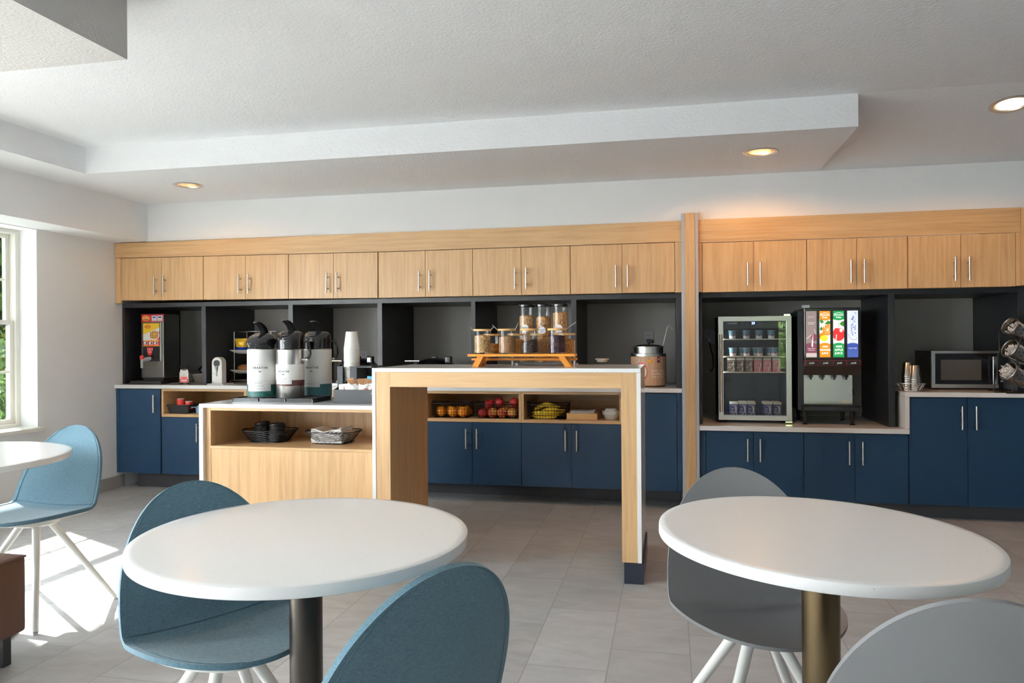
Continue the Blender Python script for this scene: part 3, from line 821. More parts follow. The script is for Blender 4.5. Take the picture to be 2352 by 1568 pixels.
b = MB(); rectf(b, -4.039, -3.959, 5.5524, .878, .912, 0); flat(b, [(-4.039 + .08 * k / 12, .912 + .014 * abs(1 - k / 6) ** 2) for k in range(13)], 5.5522, 0)
rectf(b, -4.028, -3.970, 5.5518, .892, .902, 1); rectf(b, -4.024, -3.974, 5.5518, .884, .888, 1); rectf(b, -4.012, -3.986, 5.5518, .944, .946, 2); rectf(b, -4.008, -3.990, 5.5518, .938, .940, 2)
obj('print', b, [mat('print_coral', (.70, .07, .06), .5), M_PWHT, M_GREYPL], cd)
obj('clip', MB().tube([(-4.045, 5.556, 1.012), (-4.036, 5.556, 1.016), (-4.030, 5.556, .998), (-4.016, 5.556, .985), (-3.982, 5.556, .985), (-3.968, 5.556, .998), (-3.962, 5.556, 1.016), (-3.953, 5.556, 1.012)], .0045, 8), M_BLACKPL, t, 50)
obj('foot', MB().box(-4.035, -4.018, 5.545, 5.568, Z0, .8768).box(-3.980, -3.963, 5.545, 5.568, Z0, .8768), M_MATBLK, t)

# white cutlery dispenser
t = thing('cutlery_dispenser', 'white arched plastic cutlery dispenser in the second niche', 'dispenser', (-3.660, 5.54, Z0))
cx_, hw = -3.662, .0465
arc = [(cx_ + hw, .874)] + [(cx_ + hw * cos(pi * i / 16), 1.045 + .047 * sin(pi * i / 16)) for i in range(17)] + [(cx_ - hw, .874)]
hole = [(cx_ - .028, 1.046), (cx_ - .028, 1.030), (cx_ - .014, 1.012), (cx_ - .004, .965), (cx_ + .004, .965), (cx_ + .014, 1.012), (cx_ + .028, 1.030), (cx_ + .028, 1.046)] + [(cx_ + .028 * cos(pi * i / 8), 1.046 + .022 * sin(pi * i / 8)) for i in range(1, 8)]
obj('body', MB().prism(arc, 'y', 5.51, 5.575), M_WHITE, t, bev=.004)
obj('opening', MB().prism(hole, 'y', 5.5075, 5.512), M_PBLK, t)
obj('base', MB().box(-3.735, -3.585, 5.48, 5.63, Z0, .8735), M_WHITE, t, bev=.002)
obj('cutlery', MB().box(cx_ - .004, cx_ + .004, 5.503, 5.507, .935, 1.008).box(cx_ - .018, cx_ + .018, 5.502, 5.5065, 1.010, 1.018), M_GREYPL, t)
obj('screw', MB().cyl((cx_ - .030, 5.508, .885), (cx_ - .030, 5.5101, .885), .004, n=10).cyl((cx_ - .030, 5.508, .955), (cx_ - .030, 5.5101, .955), .004, n=10), M_DSTEEL, t)

# tiered rack with trays
M_WIRE = mat('chrome_wire', (.75, .75, .74), .2, 1)
t = thing('tiered_rack', 'chrome wire rack with two trays behind the airpots', 'rack', (-3.52, 5.9, Z0))
X0, X1, RY0, RY1 = -3.698, -3.345, 5.82, 6.02
w = MB()
for yy in (RY0, RY1):
    for xx in (X0, X1): w.tube([(xx, yy, .885), (xx, yy, 1.306)], .0035, 8)
    w.tube([(X0 - .045, yy, 1.306), (X1 + .045, yy, 1.306)], .0035, 8)
    w.tube([(X0 - .045, yy, Z0 + .004), (X0 - .03, yy, .885), (X1 + .03, yy, .885), (X1 + .045, yy, Z0 + .004)], .0035, 8)
for xx in (X0, X1): w.tube([(xx, RY0, 1.306), (xx, RY1, 1.306)], .0035, 8); w.tube([(xx, RY0, .885), (xx, RY1, .885)], .0035, 8)
obj('frame', w, M_WIRE, t, 50)
def tray(z):
    m = MB(); o = rect_path(X0 - .045, X1 + .045, RY0 - .02, RY1 + .02, z, .03); i = rect_path(X0 - .01, X1 + .01, RY0 + .01, RY1 - .01, z - .022, .02); i2 = [(p[0], p[1], z - .030) for p in rect_path(X0 + .03, X1 - .03, RY0 + .02, RY1 - .02, 0, .02)]
    n = len(o); m.add(o + i + i2, [(k, (k + 1) % n, n + (k + 1) % n, n + k) for k in range(n)] + [(n + k, n + (k + 1) % n, 2 * n + (k + 1) % n, 2 * n + k) for k in range(n)] + [tuple(range(2 * n, 3 * n))])
    o2 = obj('tray', m, M_WHITE, t, 40); s = o2.modifiers.new('thick', 'SOLIDIFY'); s.thickness = .003; return o2
tray(1.148); tray(.972)
def bag(x, y, z, w, h, d, m1, m2, label, rz=0):
    t = thing('snack_bag', label, 'snack bag', (x, y, z), rz)
    m = MB(); n = 12; 
    for s in (-1, 1):
        vs = []
        for i in range(n + 1):
            for j in range(n + 1):
                a, b = i / n * 2 - 1, j / n * 2 - 1
                puff = max(0, (1 - abs(a) ** 3) * (1 - abs(b) ** 2.2)) * d / 2
                vs.append((a * w / 2 * (1 - .06 * (1 - b * b)), s * puff, h / 2 + b * h / 2))
        m.add(vs, [(i * (n + 1) + j, (i + 1) * (n + 1) + j, (i + 1) * (n + 1) + j + 1, i * (n + 1) + j + 1) for i in range(n) for j in range(n)], 0)
    k = len(m.f)
    m.m = [1 if sum(m.v[q][2] for q in f) / 4 > h * .45 else 0 for f in m.f]
    obj('bag', m, [m1, m2], t, 60, wc=False); t.rotation_euler = (.25, 0, rz); return t
M_FOILB = mat('blue_foil', (.02, .06, .45), .25, .2); M_FOILY = mat('yellow_foil', (.75, .45, .02), .25, .2)
bag(-3.645, 5.86, 1.126, .11, .125, .05, M_FOILB, M_FOILY, 'blue and yellow snack bag at the left end of the upper rack tray', .2)
bag(-3.40, 5.88, 1.126, .12, .13, .05, M_FOILY, M_FOILY, 'yellow snack bag on the upper rack tray between two airpots', -.1)
bag(-3.52, 5.90, 1.126, .11, .10, .05, M_FOILB, M_FOILB, 'blue snack bag in the middle of the upper rack tray', .1)
M_BUN = grains('baked_crust', [(.42, .17, .05), (.34, .12, .03)], 30)
def bun(x, y, z, r, label):
    return tag(obj('bread_bun', MB().ball((x, y, z + r * .62), (r, r * .9, r * .64), 24), M_BUN, None, 60), label, 'bun', 'buns on the lower rack tray')
bun(-3.645, 5.89, .943, .062, 'brown bun at the left end of the lower rack tray'); bun(-3.515, 5.88, .943, .060, 'brown bun on the lower rack tray behind the left airpot'); bun(-3.395, 5.90, .943, .058, 'brown bun at the right end of the lower rack tray')

# waffle makers
def waffle_maker(x, label):
    t = thing('rotary_waffle_maker', label, 'waffle maker', (x, 5.78, Z0), 0, 'rotary waffle makers')
    obj('base', MB().box(x - .14, x + .14, 5.64, 5.96, Z0 + .006, .900), M_BLACKPL, t, bev=.006)
    obj('foot_rail', MB().box(x - .16, x + .15, 5.62, 5.635, Z0, .874).box(x - .16, x + .15, 5.935, 5.95, Z0, .8714), M_CHROME, t)
    obj('drum', MB().lathe([(.11, .9002), (.150, .925), (.152, .965), (.158, .970), (.158, .985), (.150, .990), (.150, 1.005)], (x, 5.79, 0), 48), M_CHROME, t, 35)
    obj('dome_lid', MB().lathe([(.156, 1.0052), (.155, 1.020), (.135, 1.045), (.10, 1.064), (.05, 1.075), (0, 1.078)], (x, 5.79, 0), 48, caps=False), M_BLACKPL, t, 40)
    obj('latch', MB().box(x - .03, x + .02, 5.775, 5.80, 1.074, 1.090), M_MATBLK, t, bev=.004)
    obj('handle', MB().tube([(x - .21, 5.66, 1.056), (x - .09, 5.66, 1.056)], .0075, 12).tube([(x - .12, 5.66, 1.05), (x - .10, 5.69, 1.03), (x - .09, 5.73, 1.02)], .008, 10), M_CHROME, t, 50)
    k = obj('knob', MB().box(x + .115, x + .165, 5.68, 5.73, 1.036, 1.092), M_MATBLK, t, bev=.006)
    obj('knob_cap', MB().box(x + .124, x + .152, 5.676, 5.6798, 1.048, 1.082), M_CHROME, k, bev=.002)
    obj('arm', MB().tube([(x + .06, 5.76, 1.05), (x + .12, 5.72, 1.03), (x + .19, 5.71, 1.02)], .007, 8), M_BLACKPL, t, 50)
waffle_maker(-2.53, 'chrome and black rotary waffle maker behind the stack of paper cups')
waffle_maker(-1.865, 'black domed rotary waffle maker behind the left end of the bar table')

# wall outlets
def outlet(x, z, label, plug=False, w=.072, h=.112):
    t = thing('wall_outlet', label, 'wall outlet', (x, 6.238, z), 0)
    obj('cover_plate', MB().box(x - w / 2, x + w / 2, 6.2335, 6.2396, z - h / 2, z + h / 2), M_GREYPL, t, bev=.002)
    f = MB()
    for dz in (.022, -.022):
        rectf(f, x - .010, x - .006, 6.233, z + dz, z + dz + .010); rectf(f, x + .006, x + .010, 6.233, z + dz, z + dz + .010); disc(f, x, 6.233, z + dz - .007, .003, n=10)
    obj('sockets', f, M_PBLK, t)
    if plug:
        p = obj('plug', MB().prism([(x - .012, z - .045), (x + .012, z - .045), (x + .02, z - .012), (x - .02, z - .012)], 'y', 6.20, 6.2325), M_BLACKPL, t, bev=.003)
        obj('cord', MB().tube([(x, 6.212, z - .045), (x + .01, 6.20, z - .09), (x + .025, 6.205, z - .16), (x + .03, 6.21, z - .24), (x + .012, 6.21, z - .28), (x + .0, 6.21, z - .26)], .0045, 8), M_BLACKPL, p, 50)
    return t
outlet(-2.675, 1.075, 'grey wall outlet behind the left waffle maker')
outlet(-.165, 1.228, 'grey wall outlet with a plug right behind the oatmeal warmer', True)
outlet(.318, 1.232, 'grey double wall outlet with a plug left of the glass fridge', True, .085, .118)

# glass jar with cream lid
t = thing('lidded_jar', 'small glass jar with a cream lid behind the right half of the bar table', 'jar', (-.502, 5.7, Z0))
obj('glass_body', MB().lathe([(.045, Z0), (.052, .90), (.052, 1.02), (.042, 1.045)], (-.502, 5.7, 0), 32, caps=False).lathe([(0, Z0), (.045, Z0)], (-.502, 5.7, 0), 32, caps=False), M_GLASS, t, 40)
obj('contents', MB().lathe([(.043, Z0 + .004), (.049, .90), (.049, .98), (0, .982)], (-.502, 5.7, 0), 28), M_CINN, t, 40)
obj('lid', MB().lathe([(.040, 1.0455), (.040, 1.058), (.052, 1.060), (.054, 1.068), (.050, 1.073), (0, 1.073)], (-.502, 5.7, 0), 32), M_CREAM, t, 40)

# oatmeal warmer
ox, oy, R = -.154, 5.70, .131
M_WARM = wood('printed_wood_wrap', (.50, .28, .16), (.62, .38, .23), (.72, .47, .31), 'z', .4)
t = thing('oatmeal_warmer', 'round oatmeal warmer with printed wood-look wrap and steel rim', 'food warmer', (ox, oy, Z0))
wr = obj('body', MB().lathe([(R - .004, .873), (R, .880), (R, 1.084), (R - .002, 1.088)], (ox, oy, 0), 64), M_WARM, t, 40)
obj('foot_ring', MB().lathe([(R - .01, Z0), (R - .01, .8728)], (ox, oy, 0), 48), M_MATBLK, t, 40)
obj('rim', MB().lathe([(R - .003, 1.0885), (R + .001, 1.090), (R + .001, 1.108), (R - .02, 1.112)], (ox, oy, 0), 64), M_STEEL, t, 40)
obj('inset_pot', MB().lathe([(R - .022, 1.1125), (R - .022, 1.155), (R - .012, 1.157), (R - .012, 1.162), (R - .03, 1.163)], (ox, oy, 0), 64), M_STEEL, t, 40)
ld = obj('lid', MB().lathe([(R - .032, 1.1635), (R - .04, 1.172), (R - .07, 1.177), (0, 1.178)], (ox, oy, 0), 48), M_STEEL, t, 40)
obj('knob', MB().lathe([(.008, 1.1785), (.008, 1.188), (.018, 1.194), (.017, 1.203), (0, 1.204)], (ox + .025, oy - .02, 0), 20), M_BLACKPL, ld, 40)
def wrapped(mb, verts, faces, th0, zc, r, m):
    """lettering or a flat shape (x, z) bent round the warmer; th0 = direction of its centre"""
    return mb.add([(ox + r * cos(th0 + p[0] / r), oy + r * sin(th0 + p[0] / r), zc + p[1]) for p in verts], faces, m)
def ring2(rx, rz, n=36): return [(rx * cos(2 * pi * k / n), rz * sin(2 * pi * k / n)) for k in range(n)], [tuple(range(n))]
def fan2(rx, rz, n=36):
    return [(0, 0)] + [(rx * cos(2 * pi * k / n), rz * sin(2 * pi * k / n)) for k in range(n)], [(0, k + 1, (k + 1) % n + 1) for k in range(n)]
b = MB(); F = -pi / 2
for k, (sx, sz, mm, e) in enumerate(((.052, .070, 0, .0006), (.043, .058, 1, .0011))):
    v, f = fan2(sx, sz); wrapped(b, v, f, F - .42, .975, R + e, mm)
for k in range(26):
    v, f = fan2(.0075, .008, 8); a = RND.random() * 6.28; q = RND.random() ** .5 * .032
    wrapped(b, v, f, F - .42 + q * cos(a) / R, .975 + 1.3 * q * sin(a), R + .0014 + k * 1e-5, 2 if k % 2 else 1)
v, f = fan2(.016, .014); wrapped(b, v, f, F + .13, 1.052, R + .0008, 3)
v, f = fan2(.010, .009); wrapped(b, v, f, F + .10, 1.054, R + .0012, 4)
v, f = fan2(.010, .013); wrapped(b, v, f, F - .50, 1.060, R + .0008, 5)
v, f = [(-.004, 0), (.003, 0), (-.012, -.035), (-.018, -.033)], [(0, 3, 2, 1)]; wrapped(b, v, f, F - .52, 1.050, R + .0008, 5)
for k, (tx, sz) in enumerate((('HAVE YOUR', .0205), ('OATMEAL &', .0225), ('TOP IT TOO', .0205))):
    v, f = text2d(tx, sz, bold=.0003); wrapped(b, v, f, F + .60, .982 - .0225 * k, R + .0008, 1)
v, f = [(-.013, .02), (.013, .02), (.013, -.026), (0, -.020), (-.013, -.026)], [(0, 4, 3, 2, 1)]; wrapped(b, v, f, F + .62, 1.066, R + .0008, 6)
v, f = fan2(.007, .008, 16); wrapped(b, v, f, F + .62, 1.068, R + .0012, 1)
v, f = fan2(.004, .005, 12); wrapped(b, v, f, F + .62, 1.068, R + .0015, 6)
rv = [(-.011, 0), (.011, 0), (.011, .006), (-.011, .006)]; wrapped(b, rv, [(0, 1, 2, 3)], F + .62, 1.048, R + .0012, 7)
obj('printed_wrap', b, [M_PRED, mat('print_cream', (.85, .80, .66), .5), mat('print_oat', (.68, .52, .30), .5), M_PORG, M_PYEL, M_GREYPL, mat('print_maroon', (.20, .01, .015), .4), M_PBLUE], wr)
tag(obj('ladle', MB().tube([(-.055, 5.655, 1.164), (-.046, 5.655, 1.165), (-.030, 5.655, 1.235), (-.014, 5.655, 1.300), (-.004, 5.655, 1.318), (.004, 5.655, 1.316), (.016, 5.655, 1.300), (.026, 5.655, 1.286)], .003, 8), M_STEEL, None, 50), 'thin steel ladle with hooked handle standing in the oatmeal warmer', 'ladle')

# ------------------------------------------------------------------ on the coffee station
ZT = CT + .0005
t = thing('drip_tray', 'black three-part drip tray under the coffee airpots', 'drip tray', (-2.2, 4.0, ZT))
# three cells with low walls
TXA, TXB, TYA, TYB = -2.474, -1.965, 3.865, 4.10
d = MB()
cw = (TXB - TXA) / 3
obj('floor', MB().box(TXA, TXB, TYA, TYB, ZT, ZT + .004), M_BLACKPL, t)
for k in range(3):
    a = TXA + cw * k + .003; b_ = a + cw - .006
    m = MB().box(a, b_, TYA, TYA + .004, ZT + .0042, ZT + .024).box(a, b_, TYB - .004, TYB, ZT + .0042, ZT + .024).box(a, a + .004, TYA, TYB, ZT + .0042, ZT + .024).box(b_ - .004, b_, TYA, TYB, ZT + .0042, ZT + .024)
    obj('cell_wall', m, M_BLACKPL, t, bev=.001)
obj('grate', MB().box(TXA + .009, TXB - .009, TYA + .006, TYB - .006, ZT + .016, ZT + .018), M_MATBLK, t)
M_LABW = mat('label_white', (.74, .73, .70), .5); M_LABG = mat('label_green', (.005, .085, .075), .45)
M_LABT = mat('label_teal', (.025, .105, .125), .45); M_LABB = mat('label_brown', (.075, .022, .018), .45); M_INK = mat('label_ink', (.03, .03, .03), .6)
M_LINE = mat('label_line', (.35, .35, .34), .6)
def airpot(label, x, y, z, r, h, face, kind):
    """face = turn of the label from straight ahead; built round its own axis, label towards local -y"""
    t = thing('airpot', label, 'coffee airpot', (x, y, z), 0, 'coffee airpots')
    band = {'bold': M_LABG, 'decaf': M_LABB, 'water': M_LABT}[kind]
    if kind == 'decaf': zb, zl0, zl1, ztop = .072, .105, .196, h
    else: zb, zl0, zl1, ztop = .008, .078 if kind == 'bold' else .088, h - .004, h
    obj('vessel', MB().lathe([(r - .004, 0), (r - .001, .006), (r - .001, h), (r - .006, h + .004)], n=64), M_STEEL, t, 40, wc=False)
    lb = obj('label', MB().lathe([(r + .0004, zb, 1), (r + .0004, zl0, 0), (r + .0004, zl1, 0)], n=64, caps=False), [M_LABW, band], t, 40, wc=False); lb.rotation_euler = (0, 0, face)
    pr = MB()
    def bend(verts, faces, xc, zc, e, m):
        R_ = r + e
        pr.add([(R_ * sin((xc + p[0]) / R_), -R_ * cos((xc + p[0]) / R_), zc + p[1]) for p in verts], faces, m)
    def strip(xa, xb, za, zb_, e, m, n=10):
        vs = [(xa + (xb - xa) * k / n, zz) for zz in (za, zb_) for k in range(n + 1)]
        bend(vs, [(k, k + 1, n + 2 + k, n + 1 + k) for k in range(n)], 0, 0, e, m)
    s = r / .085
    zt = .176 if kind != 'decaf' else .155
    if kind == 'water': zt = .188
    k = 1.0 if kind != 'decaf' else .78
    v, f = text2d('A MOMENT TO', .0085 * k, spacing=1.35); bend(v, f, 0, zt + .018 * k, .0009, 2)
    v, f = text2d('BREATHE', .0185 * k, spacing=1.2, bold=.0004); bend(v, f, 0, zt, .0009, 1)
    for dx in (-.004, .003):
        bend([(dx - .005, 0), (dx + .005, 0), (dx, .008 if dx < 0 else .006)], [(0, 1, 2)], 0, zt - .024 * k, .0009, 1)
    if kind == 'bold':
        strip(-.085, .062, .040, .078, .0008, 0); z1, z0, xa, xb, tx = .100, .044, -.052, .054, 'BOLD'
    elif kind == 'decaf':
        strip(-.060, .048, .082, .105, .0008, 0); z1, z0, xa, xb, tx = .118, .086, -.050, .042, 'DECAF'
    else:
        strip(-.085, .052, .070, .088, .0008, 0); z1, z0, xa, xb, tx = .104, .074, -.060, .046, 'HOT WATER'
    for za in ((z0, z1) if kind == 'water' else (z0, z0 + (z1 - z0) * .33, z0 + (z1 - z0) * .62, z1)): strip(xa, xb, za - .0004, za + .0004, .0012, 3)
    for xx in (xa, xb): strip(xx - .0004, xx + .0004, z0, z1, .0012, 3, 1)
    v, f = text2d(tx, .0115 if kind != 'water' else .010, spacing=1.4); bend(v, f, (xa + xb) / 2 - (.010 if kind == 'bold' else 0), z1 - (z1 - z0) * (.2 if kind != 'water' else .5), .0012, 1)
    if kind != 'water':
        for q in (0, 1):
            zz = z0 + (z1 - z0) * (.48 - .30 * q); strip(xa + .026, xb - .030 + .008 * q, zz - .0014, zz + .0014, .0012, 2)
    obj('lettering', pr, [M_LABW, M_INK, M_LINE, M_LINE], lb, wc=False)
    hd = MB()
    if kind == 'bold':
        obj('collar', MB().lathe([(r - .006, h + .0045), (r - .003, h + .012), (r - .001, h + .022)], n=48), M_BLACKPL, t, 40, wc=False)
        m = MB().lathe([(r - .001, h + .0225), (r + .003, h + .035), (r + .002, h + .06), (r - .012, h + .082), (r - .04, h + .094), (0, h + .098)], n=48)
        m.map(lambda p: Vector((p.x * .98, p.y * (1.16 if p.y < 0 else 1), p.z - (max(0, -p.y) * .28 if p.z > h + .05 else 0))))
        obj('pump_head', m, M_BLACKPL, t, 50, wc=False)
        obj('display', MB().box(-.018, .018, -.06, -.036, h + .0745, h + .085), M_MATBLK, t, wc=False, bev=.003).rotation_euler = (0, 0, 0)
    else:
        m = MB().lathe([(r - .006, h + .0045), (r - .006, h + .080), (r - .010, h + .098), (r - .030, h + .108), (0, h + .110)], n=48)
        m.map(lambda p: Vector((p.x, p.y * 1.06, p.z - (max(0, -p.y - .01) * .45 if p.z > h + .07 else 0))))
        obj('pump_head', m, M_BLACKPL, t, 50, wc=False)
        mk = MB(); v, f = text2d('U', .014)
        mk.add([((r - .004) * sin(p[0] / r), -(r - .004) * cos(p[0] / r) * 1.065 - .0005, h + .062 + p[1]) for p in v], f)
        mk.add([((r - .004) * sin(a / r), -(r - .004) * cos(a / r) * 1.065 - .0005, h + .050 + q) for a in (-.012, 0, .012) for q in (0, .003)], [(0, 2, 3, 1), (2, 4, 5, 3)])
        obj('cup_mark', mk, M_PWHT, t, wc=False)
        obj('spout_recess', MB().lathe([(.028, 0), (.032, .003), (.020, .001), (0, 0)], (0, -.045, h + .090), 24, ax=(0, -.42, .9)), M_BLACKPL, t, 50, wc=False)
    # lever: curved blade sweeping up to the front
    top = h + (.098 if kind == 'bold' else .110)
    up = [(.050, top - .012), (.046, top + .004), (.030, top + .026), (.006, top + .046), (-.030, top + .060), (-.066, top + .064)]
    dn = [(-.074, top + .057), (-.040, top + .044), (-.012, top + .026), (.006, top + .004), (.012, top - .014)]
    lv = obj('pump_lever', MB().prism(up + dn, 'x', -.017, .017), M_BLACKPL, t, 40, wc=False, bev=.003)
    obj('hinge_pin', MB().box(-.009, .009, .004, .010, top + .012, top + .018), M_CHROME, lv, wc=False)
    hn = MB().tube([(r - .004, .02, h + .05), (r + .018, .03, h + .045), (r + .026, .035, h + .01), (r + .030, .035, h - .025), (r + .022, .03, h - .05), (r + .004, .02, h - .055)], .0075, 10)
    obj('carry_handle', hn, M_BLACKPL, t, 50, wc=False)
    obj('handle_clip', MB().box(r - .002, r + .022, .012, .028, h - .064, h - .054), M_CHROME, t, wc=False)
    return t
airpot('white airpot with a green band and BOLD label, leftmost of three', -2.358, 4.0, ZT + .0185, .0845, .284, radians(22), 'bold')
airpot('steel airpot with a brown DECAF label, middle of three', -2.177, 4.0, ZT + .0185, .0805, .281, 0, 'decaf')
airpot('white airpot with a teal band and HOT WATER label, rightmost of three', -2.120, 4.235, ZT, .0845, .299, 0, 'water')

# cup organiser, stack of cups, sugar box
t = thing('cup_organizer', 'black open-front organizer holding the paper cup stack', 'organizer', (-1.83, 4.1, ZT))
m = MB().box(-1.905, -1.870, 4.05, 4.058, ZT, 1.068).box(-1.826, -1.782, 4.05, 4.058, ZT, 1.068).box(-1.8699, -1.8261, 4.05, 4.058, ZT, .90)
obj('front', m, M_MATBLK, t, bev=.001)
obj('side', MB().box(-1.905, -1.897, 4.0585, 4.25, ZT, 1.068), M_MATBLK, t, bev=.001); obj('side', MB().box(-1.790, -1.782, 4.0585, 4.25, ZT, 1.068), M_MATBLK, t, bev=.001)
obj('back', MB().box(-1.8968, -1.7902, 4.242, 4.25, ZT, 1.068), M_MATBLK, t)
obj('wing', MB().box(-1.7818, -1.690, 4.05, 4.24, 1.060, 1.068).box(-1.7818, -1.73, 4.20, 4.24, ZT, 1.0598), M_MATBLK, t, bev=.001)
M_CUP = mat('white_cup_paper', (.78, .76, .72), .6)
cp = MB().lathe([(.0450, 0), (.0475, .001), (.0478, .0035), (.0450, .0045), (.0330, .096), (.0318, .097), (.0305, .094), (0, .094)], n=40, caps=False)
NC = 38
for k in range(NC):
    if k == 0:
        cup = obj('paper_cup', cp, M_CUP, None, 40, wc=False); tag(cup, 'white paper cup in the middle of the upside-down stack', 'paper cup', 'stacked paper cups')
        c = cup
    else: c = cup.copy(); COL.objects.link(c)
    c.location = (-1.8435, 4.12, 1.1745 - (NC - 1 - k) * .0079)
    if k == NC - 1: c['label'] = 'white paper cup topping the upside-down stack'
    elif k == 0: c['label'] = 'white paper cup at the bottom of the upside-down stack'
t = thing('packet_box', 'black box of sugar packets against the left end of the tall bar', 'box', (-1.77, 3.95, ZT))
PX0, PX1, PYA, PYB = -1.838, -1.560, 3.86, 4.04
obj('front', MB().box(PX0, PX1, PYA, PYA + .005, ZT, .945), M_MATBLK, t, bev=.001); obj('back', MB().box(PX0, PX1, PYB - .005, PYB, ZT, .985), M_MATBLK, t, bev=.001)
obj('side', MB().prism([(PYA + .0052, ZT), (PYB - .0052, ZT), (PYB - .0052, .985), (PYA + .0052, .945)], 'x', PX0, PX0 + .005), M_MATBLK, t); obj('side', MB().prism([(PYA + .0052, ZT), (PYB - .0052, ZT), (PYB - .0052, .985), (PYA + .0052, .945)], 'x', PX1 - .005, PX1), M_MATBLK, t)
obj('floor', MB().box(PX0 + .0052, PX1 - .0052, PYA + .0052, PYB - .0052, ZT, .905), M_MATBLK, t)
obj('divider', MB().box(PX0 + .006, PX1 - .006, 3.945, 3.949, .9052, .965), M_MATBLK, t)
def packet(mb, w=.042, h=.055):
    n = 6; vs = []
    for s in (1, -1):
        for i in range(n + 1):
            for j in range(n + 1):
                a, b = i / n * 2 - 1, j / n * 2 - 1
                vs.append((a * w / 2, s * .004 * (1 - a ** 4) * (1 - b ** 2), b * h / 2))
    K = (n + 1) ** 2
    mb.add(vs, [(s * K + i * (n + 1) + j, s * K + (i + 1) * (n + 1) + j, s * K + (i + 1) * (n + 1) + j + 1, s * K + i * (n + 1) + j + 1) for s in (0, 1) for i in range(n) for j in range(n)])
    mb.m = [1 if (abs(sum(mb.v[q][2] for q in f) / 4) < .012 and sum(mb.v[q][0] for q in f) / 4 > .004) else 0 for f in mb.f]
    return mb
M_PKR = mat('packet_red_print', (.60, .10, .07), .6); M_PKB = mat('packet_brown', (.28, .14, .06), .7); M_PKC = mat('packet_blue', (.12, .42, .60), .6)
pk = {}
for kk, mats, y, z, n, lab, grp in (('w', [M_PAPER, M_PKR], 3.895, .944, 15, 'white sugar packet in the front row of the black packet box', 'white sugar packets'),
                               ('b', [M_PKB, M_PKB], 3.985, .968, 12, 'brown sugar packet in the back row of the black packet box', 'brown sugar packets'),
                               ('c', [M_PKC, M_PKC], 4.015, .990, 3, 'blue sweetener packet at the back of the black packet box', 'blue sweetener packets')):
    for k in range(n):
        if k == 0: o = obj('sugar_packet', packet(MB()), mats, None, 60, wc=False); tag(o, lab, 'sugar packet', grp); src = o
        else: o = src.copy(); COL.objects.link(o)
        f = k / max(1, n - 1)
        o.location = (PX0 + .040 + f * .20 if kk != 'c' else -1.685 + k * .044, y + RND.uniform(-.016, .016) * (kk != 'c'), z + RND.uniform(-.006, .008))
        o.rotation_euler = (RND.uniform(-.5, .2), RND.uniform(-.45, .45) * (kk == 'w') + RND.uniform(-.1, .1), RND.uniform(-.8, .8) if kk == 'w' else RND.uniform(-.2, .2))

# baskets on the station shelf
ZS = .6302
M_BWIRE = mat('black_wire', (.006, .006, .006), .45, 0, .25)
def woven_basket(x, y, z, label):
    t = thing('wire_basket', label, 'basket', (x, y, z), 0, 'black woven wire baskets')
    W0, W1, D0, D1, Hh = .100, .150, .075, .115, .066
    def P(a, k):                                            # a = angle, k = 0..1 height
        e = .55; c, s = cos(a), sin(a)
        w = W0 + (W1 - W0) * k; d = D0 + (D1 - D0) * k
        return (math.copysign(abs(c) ** e, c) * w, math.copysign(abs(s) ** e, s) * d, .003 + Hh * k)
    m = MB(); N = 84
    for k in (0.0, 1.0): m.tube([P(2 * pi * i / N, k) for i in range(N)], .0026, 6, True)
    obj('rims', m, M_BWIRE, t, 60, wc=False)
    m = MB()
    for r_ in range(6):
        for ph in (0, pi):
            m.tube([P(2 * pi * i / 168, min(1, max(0, (r_ + .5) / 6 + .085 * sin(14 * 2 * pi * i / 168 + ph + r_ * pi)))) for i in range(168)], .0011, 4, True)
    for i in range(9):
        xx = -W0 + .025 * i; m.tube([(max(-W0, min(W0, xx)), -D0 * .95, .003), (max(-W0, min(W0, xx)), D0 * .95, .003)], .0014, 4)
    obj('weave', m, M_BWIRE, t, 60, wc=False)
    for s in (-1, 1):
        obj('handle', MB().tube([(s * (W1 - .004), -.03, Hh), (s * (W1 + .018), -.02, Hh + .004), (s * (W1 + .018), .02, Hh + .004), (s * (W1 - .004), .03, Hh)], .0022, 6), M_BWIRE, t, 60, wc=False)
    return t
woven_basket(-2.300, 3.985, ZS, 'black wire basket of black cup lids on the coffee station shelf')
woven_basket(-1.900, 3.990, ZS, 'black wire basket of white napkins on the coffee station shelf')
lidm = MB().lathe([(.047, 0), (.0485, .004), (.046, .009), (.042, .010), (.040, .015), (.034, .016), (.032, .012), (0, .012)], n=32, caps=True)
M_LID = mat('black_lid', (.010, .010, .011), .35)
src = None
for s_, (lx, ly, n, tl) in enumerate(((-2.350, 3.985, 10, (.10, -.16)), (-2.252, 3.985, 10, (.04, -.05)))):
    for k in range(n):
        if src is None: src = obj('cup_cover', lidm, M_LID, None, 40, wc=False); tag(src, '', 'cup cover', 'black cup lids'); o = src
        else: o = src.copy(); COL.objects.link(o)
        f = k / (n - 1); o.location = (lx + .004 * sin(k * 1.9), ly, ZS + .006 + k * .0088 + (0.012 * f * f if s_ == 0 else .006 * f * f)); o.rotation_euler = (tl[0] * f * f, tl[1] * f * f, 0)
        side = 'left' if s_ == 0 else 'right'
        o['label'] = ('black plastic cup lid on top of the %s stack in the wire basket' % side) if k == n - 1 else 'black plastic cup lid inside the %s stack in the wire basket' % side
M_NAP = mat('white_napkin', (.80, .76, .72), .85)
